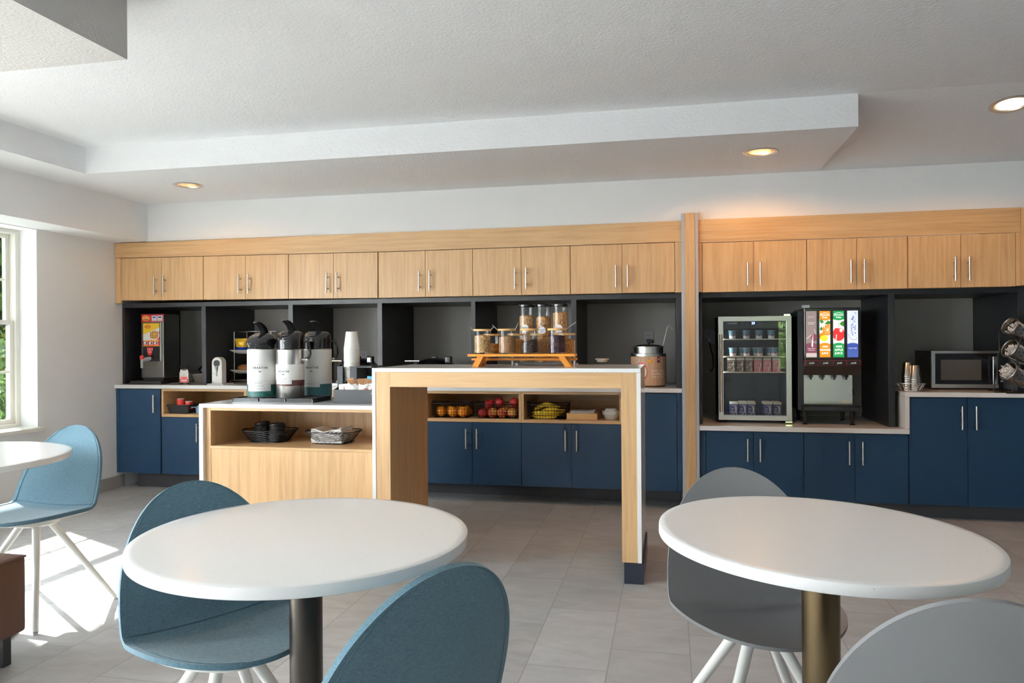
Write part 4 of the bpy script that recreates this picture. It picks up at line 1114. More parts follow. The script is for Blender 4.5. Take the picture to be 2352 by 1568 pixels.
def napkin(k, n, w=.185, d=.15):
    m = MB(); q = 14
    for z in (0, .0032):
        vs = [(-w / 2 + w * i / q, -d / 2 + d * j / 4, z + .014 * (2 * i / q - 1) ** 2 * (1 if i < q / 2 else 1.6) * k / n + .004 * sin(i * .9 + k) * k / n) for i in range(q + 1) for j in range(5)]
        m.add(vs, [(i * 5 + j, (i + 1) * 5 + j, (i + 1) * 5 + j + 1, i * 5 + j + 1) for i in range(q) for j in range(4)])
    K = 5 * (q + 1)
    for i in range(q):
        for j in (0, 4): m.f.append((i * 5 + j, (i + 1) * 5 + j, K + (i + 1) * 5 + j, K + i * 5 + j)); m.m.append(0)
    for j in range(4):
        for i in (0, q): m.f.append((i * 5 + j, i * 5 + j + 1, K + i * 5 + j + 1, K + i * 5 + j)); m.m.append(0)
    return m
for k in range(13):
    o = obj('napkin', napkin(k, 12), M_NAP, None, 50, wc=False); tag(o, 'white folded napkin inside the pile in the wire basket' if k < 12 else 'white folded napkin on top of the pile in the wire basket', 'napkin', 'napkins in the wire basket')
    o.location = (-1.908 + RND.uniform(-.003, .003), 3.985, ZS + .008 + k * .0052); o.rotation_euler = (0, 0, RND.uniform(-.03, .03))
# ------------------------------------------------------------------ on the bar table
ZB = 1.0705
t = thing('serving_riser', 'honey wood two-step riser of toppings on the bar table', 'riser', (-.785, 3.99, ZB))
obj('top_board', MB().box(-1.080, -.491, 3.925, 4.035, 1.126, 1.140), M_HONEY, t, bev=.002)
obj('rear_board', MB().box(-1.090, -.503, 4.05, 4.155, 1.101, 1.114), M_HONEY, t, bev=.002)
for sx, x in ((1, -1.022), (-1, -.548)):
    o = obj('leg', MB().prism([(x - sx * .02 - .016, ZB), (x - sx * .02 + .020, ZB), (x + sx * .014 + .016, 1.1258), (x + sx * .014 - .020, 1.1258)], 'y', 3.935, 4.02), M_HONEY, t, bev=.001)
    obj('brace', MB().prism([(4.0202, ZB), (4.04, ZB), (4.10, 1.1008), (4.07, 1.1008), (4.0202, 1.085)], 'x', x - .012, x + .012), M_HONEY, o)
def topping_jar(x, y, z, label, stuff, lv, sl, spoons, h=.125, r=.047):
    t = thing('topping_jar', label, 'jar', (x, y, z), 0, 'topping jars on the honey wood riser')
    obj('glass_body', MB().lathe([(0, .0003), (r - .004, .0003), (r, .004), (r, h), (r - .0022, h), (r - .0022, .006), (0, .006)], n=40, caps=False), M_GLASS, t, 40, wc=False)
    m = MB().lathe([(0, .0065), (r - .003, .0065), (r - .003, lv), (r * .5, lv + .006), (0, lv + .008)], n=36, caps=False)
    m.map(lambda p: Vector((p.x, p.y, p.z + (sl * p.x / r if p.z > .02 else 0))))
    obj('contents', m, stuff, t, 50, wc=False)
    obj('bamboo_lid', MB().lathe([(r + .002, h + .0005), (r + .003, h + .003), (r + .003, h + .009), (r + .001, h + .011), (0, h + .011)], n=40), M_BAMBOO, t, 40, wc=False)
    for (a, b, c, d) in spoons:
        obj('spoon_handle', MB().tube([(a, -.01, b), (c, -.012, d)], .0022, 6), M_STEEL, t, 50, wc=False)
    return t
J = h_ = .1255
topping_jar(-1.007, 3.975, 1.1405, 'glass jar of granola, leftmost on the front step of the riser', M_GRANOLA, .098, 0, [(-.046, .128, -.066, .146), (.048, .128, .066, .147)])
topping_jar(-.869, 3.975, 1.1405, 'glass jar of cinnamon sugar, second from the left on the front step', M_CINN, .093, .002, [(-.048, .128, -.078, .158), (.047, .128, .068, .168)])
topping_jar(-.744, 3.975, 1.1405, 'glass jar of raisins, third from the left on the front step', M_RAISIN, .066, .012, [(.046, .130, .085, .165)])
topping_jar(-.594, 3.975, 1.1405, 'glass jar of dried cranberries, rightmost on the front step', M_CRAN, .092, .002, [(.046, .126, .108, .170)])
topping_jar(-.981, 4.10, 1.1145, 'glass jar of brown nuts on the rear step, leftmost behind the granola', M_NUT, .075, 0, [])
topping_jar(-.842, 4.10, 1.1145, 'glass jar of orange nuts on the rear step behind the cinnamon jar', M_CORN, .100, 0, [])
topping_jar(-.713, 4.10, 1.1145, 'glass jar of tan flakes on the rear step behind the raisins', M_OAT, .100, 0, [])
topping_jar(-.559, 4.10, 1.1145, 'glass jar of orange nuts on the rear step, rightmost behind the cranberries', M_NUT, .100, 0, [])
# cereal cylinders in a clear stand
t = thing('cylinder_stand', 'clear and grey stand carrying three tall cereal cylinders', 'stand', (-.71, 4.26, ZB))
M_ACR = glass('clear_acrylic', (.88, .90, .92), .10)
obj('tray', MB().box(-.895, -.52, 4.20, 4.335, 1.078, 1.084), M_ACR, t, bev=.001)
for x, z1 in ((-.886, 1.125), (-.557 + .03, 1.212)):
    obj('post', MB().box(x - .005, x + .005, 4.195, 4.2, ZB, z1), M_WHITE, t, bev=.001)
for x in (-.886, -.527): obj('foot', MB().box(x - .005, x + .005, 4.32, 4.33, ZB, 1.0778), M_WHITE, t)
def cereal(x, label, mats, split, lv, tag_txt, tcol, zt):
    r, y, z0 = .0445, 4.262, 1.0845
    t = thing('cereal_cylinder', label, 'cereal dispenser', (x, y, z0), 0, 'tall cereal cylinders')
    obj('tube', MB().lathe([(0, .0003), (r, .0003), (r, .322), (r - .002, .322), (r - .002, .004), (0, .004)], n=40, caps=False), M_GLASS, t, 40, wc=False)
    if split: obj('cereal', MB().lathe([(0, .0045), (r - .003, .0045), (r - .003, split), (r - .004, split), (0, split)], n=36, caps=False), mats[1], t, 50, wc=False)
    obj('cereal', MB().lathe([(0, (split or .0044) + .0005), (r - .003, (split or .0044) + .0005), (r - .003, lv), (r * .5, lv + .008), (0, lv + .004)], n=36, caps=False), mats[0], t, 50, wc=False)
    obj('cap', MB().lathe([(r + .001, .3225), (r + .003, .324), (r + .003, .334), (r, .337), (0, .338)], n=40), M_BLACKPL, t, 40, wc=False)
    b = MB(); disc(b, -.002, -r - .004, zt, .0225, m=0, n=32); text_front(b, tag_txt[0], .0135, -.002, -r - .0046, zt + .004, 1)
    if len(tag_txt) > 1: text_front(b, tag_txt[1], .0095, -.002, -r - .0046, zt - .007, 1)
    obj('round_tag', b, [M_PWHT, tcol], t, wc=False)
cereal(-.813, 'tall cereal cylinder of oat rings, leftmost of three', [M_OAT, M_OAT], 0, .268, ('Cheerios',), M_PBLK, .198)
cereal(-.7135, 'tall cereal cylinder of flakes above corn flakes, middle of three', [M_FLAKE, M_CORN], .150, .262, ('Frosted', 'Flakes'), M_PBLUE, .185)
cereal(-.616, 'tall cereal cylinder of bran flakes, rightmost of three', [M_FLAKE, M_NUT], .10, .285, ('Raisin', 'Bran'), M_PRED, .195)

# ------------------------------------------------------------------ in the cubbies
ZC = CZ + .0005
def fruit_basket(x0, x1, y0, y1, h, label):
    t = thing('fruit_basket', label, 'basket', ((x0 + x1) / 2, (y0 + y1) / 2, ZC), 0, 'black wire fruit baskets')
    z1 = ZC + h; r = .0013
    m = MB(); ins = .012
    obj('rim', MB().tube(rect_path(x0, x1, y0, y1, z1, .015), .0028, 6, True), M_BWIRE, t, 60)
    a0, a1, b0, b1 = x0 + ins, x1 - ins, y0 + ins, y1 - ins; zb = ZC + .002
    n = max(4, int((x1 - x0) / .0225)); k = 7
    for i in range(n + 1):
        f = i / n; xa, xb = x0 + .012 + (x1 - x0 - .024) * f, a0 + (a1 - a0) * f
        m.tube([(xa, y0, z1), (xb, b0, zb), (xb, b1, zb), (xa, y1, z1)], r, 4)
    nd_ = max(3, int((y1 - y0) / .0225))
    for i in range(nd_ + 1):
        f = i / nd_; ya, yb = y0 + .012 + (y1 - y0 - .024) * f, b0 + (b1 - b0) * f
        m.tube([(x0, ya, z1), (a0, yb, zb), (a1, yb, zb), (x1, ya, z1)], r, 4)
    for i in range(1, 5):
        f = i / 5; s_ = ins * (1 - f); m.tube(rect_path(x0 + s_, x1 - s_, y0 + s_, y1 - s_, zb + (z1 - zb) * f, .012), r, 4, True)
    obj('mesh', m, M_BWIRE, t, 60)
    for s_, xx in ((-1, x0), (1, x1)):
        obj('handle', MB().tube([(xx, y0 + .06, z1), (xx + s_ * .010, y0 + .065, z1 + .012), (xx + s_ * .012, y1 - .065, z1 + .012), (xx, y1 - .06, z1)], .0032, 6), M_BWIRE, t, 60)
    return t
fruit_basket(-1.790, -1.497, 5.455, 5.66, .108, 'black wire basket of oranges in the oak cubby, left')
fruit_basket(-1.437, -1.118, 5.455, 5.66, .108, 'black wire basket of red apples in the oak cubby')
fruit_basket(-1.043, -.742, 5.455, 5.66, .108, 'black wire basket of bananas in the right oak cubby')
def fruit_mat(name, cols, sc, rough=.35):
    m = mat(name, cols[0], rough, 0, .5); v = coords(m, (1, 1, .6)); n = noise(m, v, sc, 3, .5, .5)
    r = ramp(m, [(.36 + .28 * i / max(1, len(cols) - 1), c) for i, c in enumerate(cols)]); lk(m, n.outputs['Fac'], r.inputs[0]); lk(m, r.outputs[0], base(m)); return m
M_ORANGE = fruit_mat('orange_peel', [(.85, .25, .01), (.90, .32, .015)], 12, .45)
M_AP1 = fruit_mat('apple_red', [(.36, .012, .018), (.48, .03, .025), (.30, .01, .015)], 14)
M_AP2 = fruit_mat('apple_red_yellow', [(.50, .05, .02), (.62, .20, .05), (.75, .45, .09)], 13)
M_AP3 = fruit_mat('apple_blush_yellow', [(.74, .42, .08), (.70, .30, .08), (.45, .07, .03)], 13)
M_STEM = mat('fruit_stem', (.09, .05, .02), .8)
og = MB().ball((0, 0, .0), .040, 28)
for k, (x, y, z, lab) in enumerate(((-1.735, 5.53, .665, 'orange alone at the left of the wire basket'), (-1.632, 5.505, .668, 'bright orange in front at the centre of the wire basket'), (-1.552, 5.505, .669, 'bright orange in front at the right of the wire basket'),
        (-1.672, 5.585, .668, 'orange behind the central front orange'), (-1.598, 5.585, .668, 'orange between and behind the two front oranges'), (-1.540, 5.588, .668, 'orange at the back right corner of the basket'), (-1.760, 5.608, .668, 'orange at the back left corner of the basket'))):
    t = thing('orange', lab, 'orange', (x, y, ZC + .0425), RND.random() * 6, 'oranges in the wire basket')
    obj('fruit', og, M_ORANGE, t, 60, wc=False); obj('stem', MB().lathe([(.005, .0385), (.003, .0405), (0, .0405)], n=8), M_STEM, t, 60, wc=False)
    t.rotation_euler = (RND.uniform(-.8, .8), RND.uniform(-.8, .8), 0)
def apfn(d): return 1 - .30 * max(0, d.z) ** 9 - .16 * max(0, -d.z) ** 9 + .04 * (1 - d.z * d.z)
ag = MB().ball((0, 0, 0), .0375, 28, fn=apfn)
for x, y, dz, mm, rt, lab in ((-1.392, 5.505, 0, M_AP1, .3, 'dark red apple at the lower left of the wire basket'), (-1.318, 5.505, 0, M_AP2, .6, 'red and yellow apple second in the lower row'), (-1.243, 5.505, 0, M_AP2, -1.0, 'blushed apple third in the lower row'),
        (-1.167, 5.505, 0, M_AP3, .4, 'yellow apple at the lower right of the wire basket'), (-1.350, 5.540, .062, M_AP1, .5, 'red apple resting on top at the left of the pile'), (-1.272, 5.560, .074, M_AP1, -.5, 'red apple on top at the middle of the pile'),
        (-1.158, 5.555, .074, M_AP1, -1.1, 'dark red apple on top at the right of the pile'), (-1.223, 5.585, .012, M_AP2, .2, 'blushed apple behind the lower row'), (-1.300, 5.600, 0, M_AP1, .2, 'red apple at the back under the pile'), (-1.385, 5.60, 0, M_AP2, .4, 'apple at the back left of the basket'), (-1.155, 5.61, 0, M_AP2, .4, 'apple at the back right of the basket')):
    t = thing('apple', lab, 'apple', (x, y, ZC + .040 + dz), 0, 'apples in the wire basket')
    obj('fruit', ag, mm, t, 60, wc=False); obj('stem', MB().tube([(0, 0, .026), (.002, 0, .036), (.006, 0, .042)], .0016, 6), M_STEM, t, 60, wc=False)
    t.rotation_euler = (rt, rt * .7, RND.random() * 6)
M_BAN = fruit_mat('banana_peel', [(.80, .52, .02), (.84, .60, .04), (.76, .46, .02)], 18, .45); M_BTIP = mat('banana_tip', (.20, .14, .04), .7)
def banana(pts, label):
    t = thing('banana', label, 'banana', pts[0], 0, 'bananas in the wire basket')
    P = [Vector(p) - Vector(pts[0]) for p in pts]
    def cr(u):
        n = len(P) - 1; i = min(n - 1, int(u * n)); f = u * n - i
        a, b, c, d = P[max(0, i - 1)], P[i], P[i + 1], P[min(n, i + 2)]
        return .5 * (2 * b + (c - a) * f + (2 * a - 5 * b + 4 * c - d) * f * f + (3 * b - a - 3 * c + d) * f ** 3)
    C = [cr(i / 28) for i in range(29)]
    def rr(u): return .004 + .0145 * min(1, u / .16) ** .7 if u < .16 else (.0185 if u < .62 else max(.0045, .0185 - .0145 * ((u - .62) / .22)))
    obj('peel', MB().tube(C, rr, 8), M_BAN, t, 75, wc=False)
    obj('tip', MB().ball(tuple(C[0]), .0045, 8), M_BTIP, t, 60, wc=False)
banana([(-1.005, 5.545, .672), (-.975, 5.54, .702), (-.92, 5.54, .728), (-.87, 5.54, .722), (-.83, 5.545, .716), (-.805, 5.55, .714)], 'banana arched highest at the back of the bunch')
banana([(-1.010, 5.515, .665), (-.96, 5.505, .664), (-.90, 5.50, .690), (-.85, 5.50, .700), (-.81, 5.505, .695), (-.768, 5.52, .692)], 'banana second from the top of the bunch')
banana([(-1.012, 5.50, .672), (-.96, 5.485, .668), (-.90, 5.482, .670), (-.85, 5.485, .672), (-.815, 5.50, .670), (-.775, 5.525, .678)], 'banana in the middle of the bunch')
banana([(-1.014, 5.515, .646), (-.96, 5.50, .640), (-.90, 5.495, .640), (-.85, 5.50, .646), (-.82, 5.51, .655), (-.78, 5.53, .668)], 'banana lowest at the front of the bunch')
banana([(-1.000, 5.58, .650), (-.95, 5.585, .648), (-.90, 5.585, .655), (-.85, 5.58, .668), (-.82, 5.57, .675), (-.785, 5.55, .680)], 'banana hidden at the back under the bunch')
# napkin caddy and bowls
t = thing('napkin_caddy', 'light wood caddy of white napkins right of the bananas', 'caddy', (-.632, 5.53, ZC))
A0, A1, B0, B1, HZ = -.745, -.520, 5.455, 5.62, ZC + .047
obj('front', MB().box(A0, A1, B0, B0 + .009, ZC, HZ), M_BAMBOO, t, bev=.001); obj('back', MB().box(A0, A1, B1 - .009, B1, ZC, HZ + .004), M_BAMBOO, t, bev=.001)
for x in (A0, A1 - .009): obj('side', MB().box(x, x + .009, B0 + .0092, B1 - .0092, ZC, HZ), M_BAMBOO, t, bev=.001)
obj('bottom', MB().box(A0 + .0092, A1 - .0092, B0 + .0092, B1 - .0092, ZC, ZC + .006), M_BAMBOO, t)
for k in range(12):
    o = obj('napkin', napkin(k * .25, 12, .175, .13), M_NAP, None, 50, wc=False); tag(o, 'white napkin inside the pile in the light wood caddy' if k < 11 else 'white napkin on top of the pile in the light wood caddy', 'napkin', 'napkins in the wood caddy')
    o.location = (-.632 + RND.uniform(-.002, .002), 5.536, ZC + .0065 + k * .0046)
M_BOWL = mat('white_foam', (.84, .82, .79), .6)
bm_ = MB().lathe([(0, 0), (.042, 0), (.046, .003), (.062, .036), (.0660, .038), (.0660, .041), (.058, .041), (.043, .006), (0, .006)], n=40, caps=False)
for k in range(6):
    o = obj('foam_bowl', bm_, M_BOWL, None, 40, wc=False); up = k < 5
    tag(o, 'white foam bowl in the upright stack right of the napkin caddy' if up else 'white foam bowl turned upside down on top of the stack', 'bowl', 'white foam bowls')
    o.location = (-.424, 5.535, ZC + k * .0052) if up else (-.424, 5.535, ZC + .0265 + .053)
    if not up: o.rotation_euler = (pi, 0, 0); o.scale = (.90, .90, .90)
# black bin with red cups, blue tub
t = thing('storage_bin', 'black plastic bin holding red cups in the leftmost oak cubby', 'bin', (-4.0, 5.55, ZC))
m = MB(); o_ = rect_path(-4.085, -3.905, 5.475, 5.64, ZC, .015); o2 = rect_path(-4.098, -3.892, 5.462, 5.655, ZC + .064, .018); n = len(o_)
m.add(o_ + o2, [tuple(range(n))[::-1]] + [(k, (k + 1) % n, n + (k + 1) % n, n + k) for k in range(n)]).add(rect_path(-4.094, -3.896, 5.466, 5.651, ZC + .052, .015), [tuple(range(n))])
obj('body', m, M_MATBLK, t, 40)
obj('rim', MB().tube(rect_path(-4.104, -3.886, 5.458, 5.662, ZC + .066, .02), .006, 8, True), M_MATBLK, t, 50)
for x, y, z, lab in ((-4.000, 5.51, ZC + .058, 'taller red cup upside down in the black bin'), (-3.922, 5.51, ZC + .036, 'lower red cup upside down in the black bin')):
    t = thing('red_cup', lab, 'cup', (x, y, z), 0, 'red cups in the black bin')
    obj('cup', MB().lathe([(.034, 0), (.034, .004), (.031, .006), (.029, .058)], n=32), M_RED, t, 40, wc=False)
    obj('white_base', MB().lathe([(.029, .0582), (.0285, .062), (.025, .0635), (.022, .061), (0, .061)], n=32, caps=False), M_PAPER, t, 40, wc=False)
t = thing('plastic_tub', 'pale blue clear tub beside the black bin, half hidden by the coffee station', 'tub', (-3.80, 5.50, ZC)); M_TUB = mat('pale_blue_plastic', (.28, .46, .62), .3)
obj('tub', MB().lathe([(0, ZC), (.045, ZC), (.052, ZC + .05), (.0, ZC + .05)], (-3.80, 5.51, 0), 28, caps=False), M_TUB, t, 40)
obj('lid', MB().box(-3.865, -3.735, 5.455, 5.565, ZC + .0505, ZC + .056).lathe([(.04, ZC + .0562), (.036, ZC + .066), (0, ZC + .066)], (-3.80, 5.51, 0), 24), M_TUB, t, 40, bev=.002)

# ------------------------------------------------------------------ fridge with glass door
ZR = .6055
fx0, fx1, fy, fz0, fz1 = .350, .857, 5.62, .625, 1.378
t = thing('glass_door_fridge', 'small steel-framed glass door fridge with yogurts and milk cartons', 'fridge', ((fx0 + fx1) / 2, fy, ZR))
yb = 6.08
c = MB().box(fx0 + .006, fx0 + .03, fy + .052, yb, fz0, fz1).box(fx1 - .03, fx1 - .006, fy + .052, yb, fz0, fz1).box(fx0 + .0302, fx1 - .0302, fy + .052, yb, fz1 - .085, fz1).box(fx0 + .0302, fx1 - .0302, fy + .052, yb, fz0, .640).box(fx0 + .0302, fx1 - .0302, yb - .03, yb, .6402, fz1 - .0852)
obj('cabinet', c, M_MATBLK, t)
for x in (fx0 + .05, fx1 - .05): obj('foot', MB().lathe([(.016, ZR), (.012, fz0 - .0002)], (x, fy + .09, 0), 16), M_BLACKPL, t)
obj('hinge_bracket', MB().box(fx1 - .05, fx1 - .006, fy + .01, fy + .05, fz1 + .0005, fz1 + .012).box(fx1 - .045, fx1, fy - .004, fy + .03, fz0 - .012, fz0 - .004), M_CHROME, t)
w = .036; o4 = [(fx0, fz0), (fx1, fz0), (fx1, fz1), (fx0, fz1)]; i4 = [(fx0 + w, fz0 + w), (fx1 - w, fz0 + w), (fx1 - w, fz1 - w), (fx0 + w, fz1 - w)]
dr = None
for k in range(4):
    j = (k + 1) % 4; m = MB().prism([o4[k], o4[j], i4[j], i4[k]], 'y', fy, fy + .048)
    if dr is None: dr = obj('door', m, M_STEEL, t, bev=.0012)
    else: obj('frame_rail', m, M_STEEL, dr, bev=.0012)
obj('glass_pane', MB().box(fx0 + w, fx1 - w, fy + .012, fy + .016, fz0 + w, fz1 - w), M_FGLASS, dr)
obj('handle', MB().cyl((fx0 + .017, fy - .032, .685), (fx0 + .017, fy - .032, 1.247), .0095, n=16).cyl((fx0 + .017, fy - .032, .74), (fx0 + .017, fy + .001, .74), .006, n=10).cyl((fx0 + .017, fy - .032, 1.19), (fx0 + .017, fy + .001, 1.19), .006, n=10), mat('copper_tint_steel', (.62, .47, .36), .3, 1), dr, 35)
b = MB(); ey = fy + .0498; sc = 1.008
rectf(b, fx0 + .031, fx1 - .031, ey + .0012, fz1 - .088, fz1 - .037, 2)
rectf(b, .417, .487, ey, 1.322, 1.334, 0); rectf(b, .421, .483, ey - .0005, 1.3255, 1.3305, 3)
for x in (.522, .560, .640, .655): disc(b, x, ey, 1.327, .004, m=0, n=10)
obj('control_strip', b, [M_GREYPL, M_PWHT, M_BLACKPL, M_DSTEEL], t)
b = MB(); text_front(b, '39', .024, .600, ey - .0002, 1.327, bold=.0006)
obj('temperature_display', b, mat('blue_led', (.02, .03, .3), .5, emit=(.16, .22, 1.0), es=9), t)
for z in (1.215, 1.087, .973): obj('shelf', MB().box(fx0 + .034, fx1 - .034, fy + .06, yb - .034, z - .007, z), M_ACR if False else M_CREAM, t, bev=.001)
obj('fill_light_strip', MB().box(fx0 + .0304, fx0 + .035, fy + .056, fy + .064, .70, 1.26), mat('fridge_fill_glow', (.9, .95, 1), .5, emit=(.85, .93, 1.0), es=1.0), t)  # hidden strip and area light, added to brighten the fridge contents
fl = bpy.data.lights.new('fridge_fill_light', 'AREA'); fl.shape = 'RECTANGLE'; fl.size = .56; fl.size_y = .008; fl.energy = .9; fl.color = (.90, .96, 1.0)
flo = bpy.data.objects.new('fridge_fill_light', fl); COL.objects.link(flo); flo.parent = t; flo.location = (fx0 + .037 - (fx0 + fx1) / 2, .060, .98 - ZR); flo.rotation_euler = (0, -pi / 2, 0)
M_YCUP = mat('yogurt_blue', (.14, .27, .36), .45); M_YLID = mat('yogurt_foil', (.42, .48, .52), .35)
def yogurt(x, y, z, label):
    t = thing('yogurt_cup', label, 'yogurt', (x, y, z), 0, 'yogurt cups in the fridge')
    obj('cup', MB().lathe([(.022, 0, 1), (.0245, .022, 0), (.0275, .0585, 0)], n=28), [M_YCUP, M_PWHT], t, 40, wc=False)
    obj('lid', MB().lathe([(.0315, .059), (.0315, .062), (0, .0625)], n=28), M_YLID, t, 40, wc=False)
    b = MB(); R_ = .0268
    for v, f, zz, mm in ((*fan2(.007, .006, 14), .024, 0), ([(-.014, 0), (.014, 0), (.014, .008), (-.014, .008)], [(0, 1, 2, 3)], .040, 1)):
        b.add([(R_ * sin(p[0] / R_), -R_ * cos(p[0] / R_) - .0006, zz + p[1]) for p in v], f, mm)
    obj('print', b, [M_PRED, M_PBLUE], t, wc=False)
fx = lambda px: .346 + (px - 1648) * .003006
n_ = ('leftmost', 'second from the left', 'third from the left', 'rightmost')
for k, px in enumerate((1682.7, 1714.7, 1743.9, 1772.4)): yogurt(fx(px) * 1.016, 5.715, 1.2155, 'blue yogurt cup, %s on the top fridge shelf' % n_[k])
for k, px in enumerate((1683.5, 1715, 1745, 1779.5)): yogurt(fx(px) * 1.016, 5.715, 1.0875, 'blue yogurt cup, %s in front on the second fridge shelf' % n_[k])
for k, px in enumerate((1704, 1735, 1767)): yogurt(fx(px) * 1.016 + .018, 5.80, 1.0875, 'blue yogurt cup in the back row of the second fridge shelf, %s' % ('left', 'middle', 'right')[k])
M_MK = {'brown': mat('carton_brown', (.085, .05, .03), .5), 'pink': mat('carton_pink', (.56, .14, .18), .5), 'blue': mat('carton_blue', (.02, .025, .15), .5)}
M_CAPC = mat('carton_cream_top', (.60, .56, .45), .5)
def limb(mb, pts, w, m=0, y=0):
    for (a, b) in zip(pts, pts[1:]):
        d = Vector((b[0] - a[0], b[1] - a[1])); d.normalize(); nx, nz = -d.y * w / 2, d.x * w / 2
        flat(mb, [(a[0] - nx, a[1] - nz), (b[0] - nx, b[1] - nz), (b[0] + nx, b[1] + nz), (a[0] + nx, a[1] + nz)], y, m)
def carton(x, y, z, kind, label, w=.056, h=.100):
    t = thing('milk_carton', label, 'milk carton', (x, y, z), 0, kind + ' milk cartons in the fridge'); hb = h * .80; e = w / 2
    obj('body', MB().prism([(-e, 0), (e, 0), (e, hb), (e * .96, hb + .004), (-e * .96, hb + .004), (-e, hb)], 'y', -e, e), M_MK[kind], t, wc=False)
    obj('gable_top', MB().prism([(-e * .98, hb + .0042), (e * .98, hb + .0042), (e * .98, h - .002), (e * .9, h), (-e * .9, h), (-e * .98, h - .002)], 'y', -e * .98, e * .4), M_CAPC, t, wc=False)
    b = MB(); Y = -e - .0006; cx = w * .17
    text_front(b, 'MILK' if kind != 'pink' else 'MILK', w * .20, -w * .20, Y, hb * .42, bold=.0004)
    rectf(b, -w * .36, -w * .02, Y, hb * .24, hb * .27); rectf(b, -w * .38, w * .0, Y, hb * .68, hb * .72); rectf(b, -w * .34, -w * .06, Y, hb * .58, hb * .61); rectf(b, -w * .4, w * .42, Y, hb * .93, hb * .955)
    if kind == 'brown':
        disc(b, cx + .003, Y, hb * .88, .0042, .005, n=12); limb(b, [(cx + .003, hb * .82), (cx - .001, hb * .52)], .010, y=Y); limb(b, [(cx - .004, hb * .76), (cx - .011, hb * .62), (cx - .004, hb * .55)], .003, y=Y - 1e-4); limb(b, [(cx + .006, hb * .77), (cx + .010, hb * .62)], .003, y=Y - 1e-4)
        limb(b, [(cx, hb * .54), (cx + .006, hb * .32), (cx - .003, hb * .14), (cx - .013, hb * .05)], .005, y=Y - 2e-4); limb(b, [(cx, hb * .54), (cx + .009, hb * .26), (cx + .006, hb * .04)], .005, y=Y - 3e-4)
    elif kind == 'pink':
        limb(b, [(-w * .42, hb * .66), (-w * .1, hb * .80), (cx, hb * .84), (cx + .010, hb * .80)], .006, y=Y); limb(b, [(cx + .010, hb * .86), (cx + .011, hb * .58), (cx + .003, hb * .34), (cx - .002, hb * .06)], .009, y=Y - 1e-4); disc(b, cx - .002, Y - 2e-4, hb * .36, .0045, .005, n=12)
    else:
        disc(b, cx - .002, Y, hb * .82, .0045, .005, n=12); limb(b, [(cx - .014, hb * .90), (cx, hb * .94), (cx + .009, hb * .80), (cx + .006, hb * .55)], .004, y=Y - 1e-4); limb(b, [(cx + .002, hb * .78), (cx + .004, hb * .46)], .010, y=Y - 2e-4)
        limb(b, [(cx + .004, hb * .50), (cx - .006, hb * .34), (cx - .012, hb * .20), (cx - .004, hb * .16)], .005, y=Y - 3e-4); limb(b, [(cx + .004, hb * .48), (cx + .010, hb * .24), (cx + .008, hb * .03)], .005, y=Y - 4e-4)
    obj('print', b, M_CAPC, t, wc=False)
pos3 = ('left', 'middle', 'right')
for k, px in enumerate((1679.6, 1700, 1720.4)): carton(fx(px) * 1.016, 5.72, .9735, 'brown', 'brown milk carton with a running figure, %s one of three' % pos3[k])
for k, px in enumerate((1740.4, 1761.5, 1782.5)): carton(fx(px) * 1.016, 5.72, .9735, 'pink', 'pink milk carton with a bending figure, %s one of three' % pos3[k])
for k, (px, dy, lab) in enumerate(((1684.7, 0, 'blue milk carton at the left end of the fridge floor'), (1705.5, 0, 'blue milk carton second from the left on the fridge floor'), (1725, 0, 'blue milk carton third from the left on the fridge floor'),
    (1763, 0, 'blue milk carton fourth from the left on the fridge floor'), (1784.3, 0, 'blue milk carton at the right end of the fridge floor'), (1704, .075, 'blue milk carton behind the second one on the fridge floor'), (1724, .075, 'blue milk carton behind the third one on the fridge floor'), (1759, .075, 'blue milk carton behind the fourth one on the fridge floor'), (1780, .075, 'blue milk carton behind the right end one on the fridge floor'))):
    carton(fx(px) * 1.016 + dy * .1, 5.72 + dy, .6405, 'blue', lab, .058, .112)

# ------------------------------------------------------------------ juice dispenser
t = thing('juice_dispenser', 'black juice dispenser with four backlit drink panels', 'juice dispenser', (1.13, 5.7, ZR))
jx0, jx1, jy = .945, 1.322, 5.64
obj('cabinet', MB().box(jx0, jx1, jy, 6.12, 1.062, 1.432), M_BLACKPL, t, bev=.004)
obj('side_housing', MB().box(.905, jx0 - .0004, jy + .02, 6.12, .70, 1.41), M_MATBLK, t, bev=.003)
obj('top_latch', MB().box(.935, .985, jy + .0, jy + .05, 1.4325, 1.455), M_GREYPL, t, bev=.003)
obj('push_rail', MB().box(jx0, jx1, jy - .012, jy + .1, 1.021, 1.0615), mat('dark_red_plastic', (.13, .006, .012), .35), t, bev=.002)
obj('nozzle_cover', MB().prism([(jy - .012, 1.0205), (jy + .14, 1.0205), (jy + .14, .952), (jy + .02, .952)], 'x', jx0 - .006, jx1), mat('dark_brown_plastic', (.022, .014, .010), .35), t, bev=.002)
obj('splash_back', MB().box(.923, 1.287, jy + .10, jy + .12, .70, .9515), M_STEEL, t)
obj('body_column', MB().box(.930, 1.290, jy + .1205, 6.12, .70, 1.0205), M_MATBLK, t)
for k in range(4):
    x = .998 + k * .0795; obj('nozzle', MB().box(x - .013, x + .013, jy + .045, jy + .07, .935, .9515).box(x - .006, x + .006, jy + .05, jy + .065, .918, .9348), M_BLACKPL, t)
b = MB(); disc(b, 1.243, jy + .0995, .755, .033, .012); obj('oval_badge', b, M_CREAM, t)
obj('drip_tray', MB().box(.927, 1.318, jy - .06, jy + .098, .700, .735), M_BLACKPL, t, bev=.006)
gr = MB()
for k in range(30): gr.box(.940 + k * .0125, .944 + k * .0125, jy - .05, jy + .09, .7355, .739)
obj('drip_grate', gr, M_MATBLK, t)
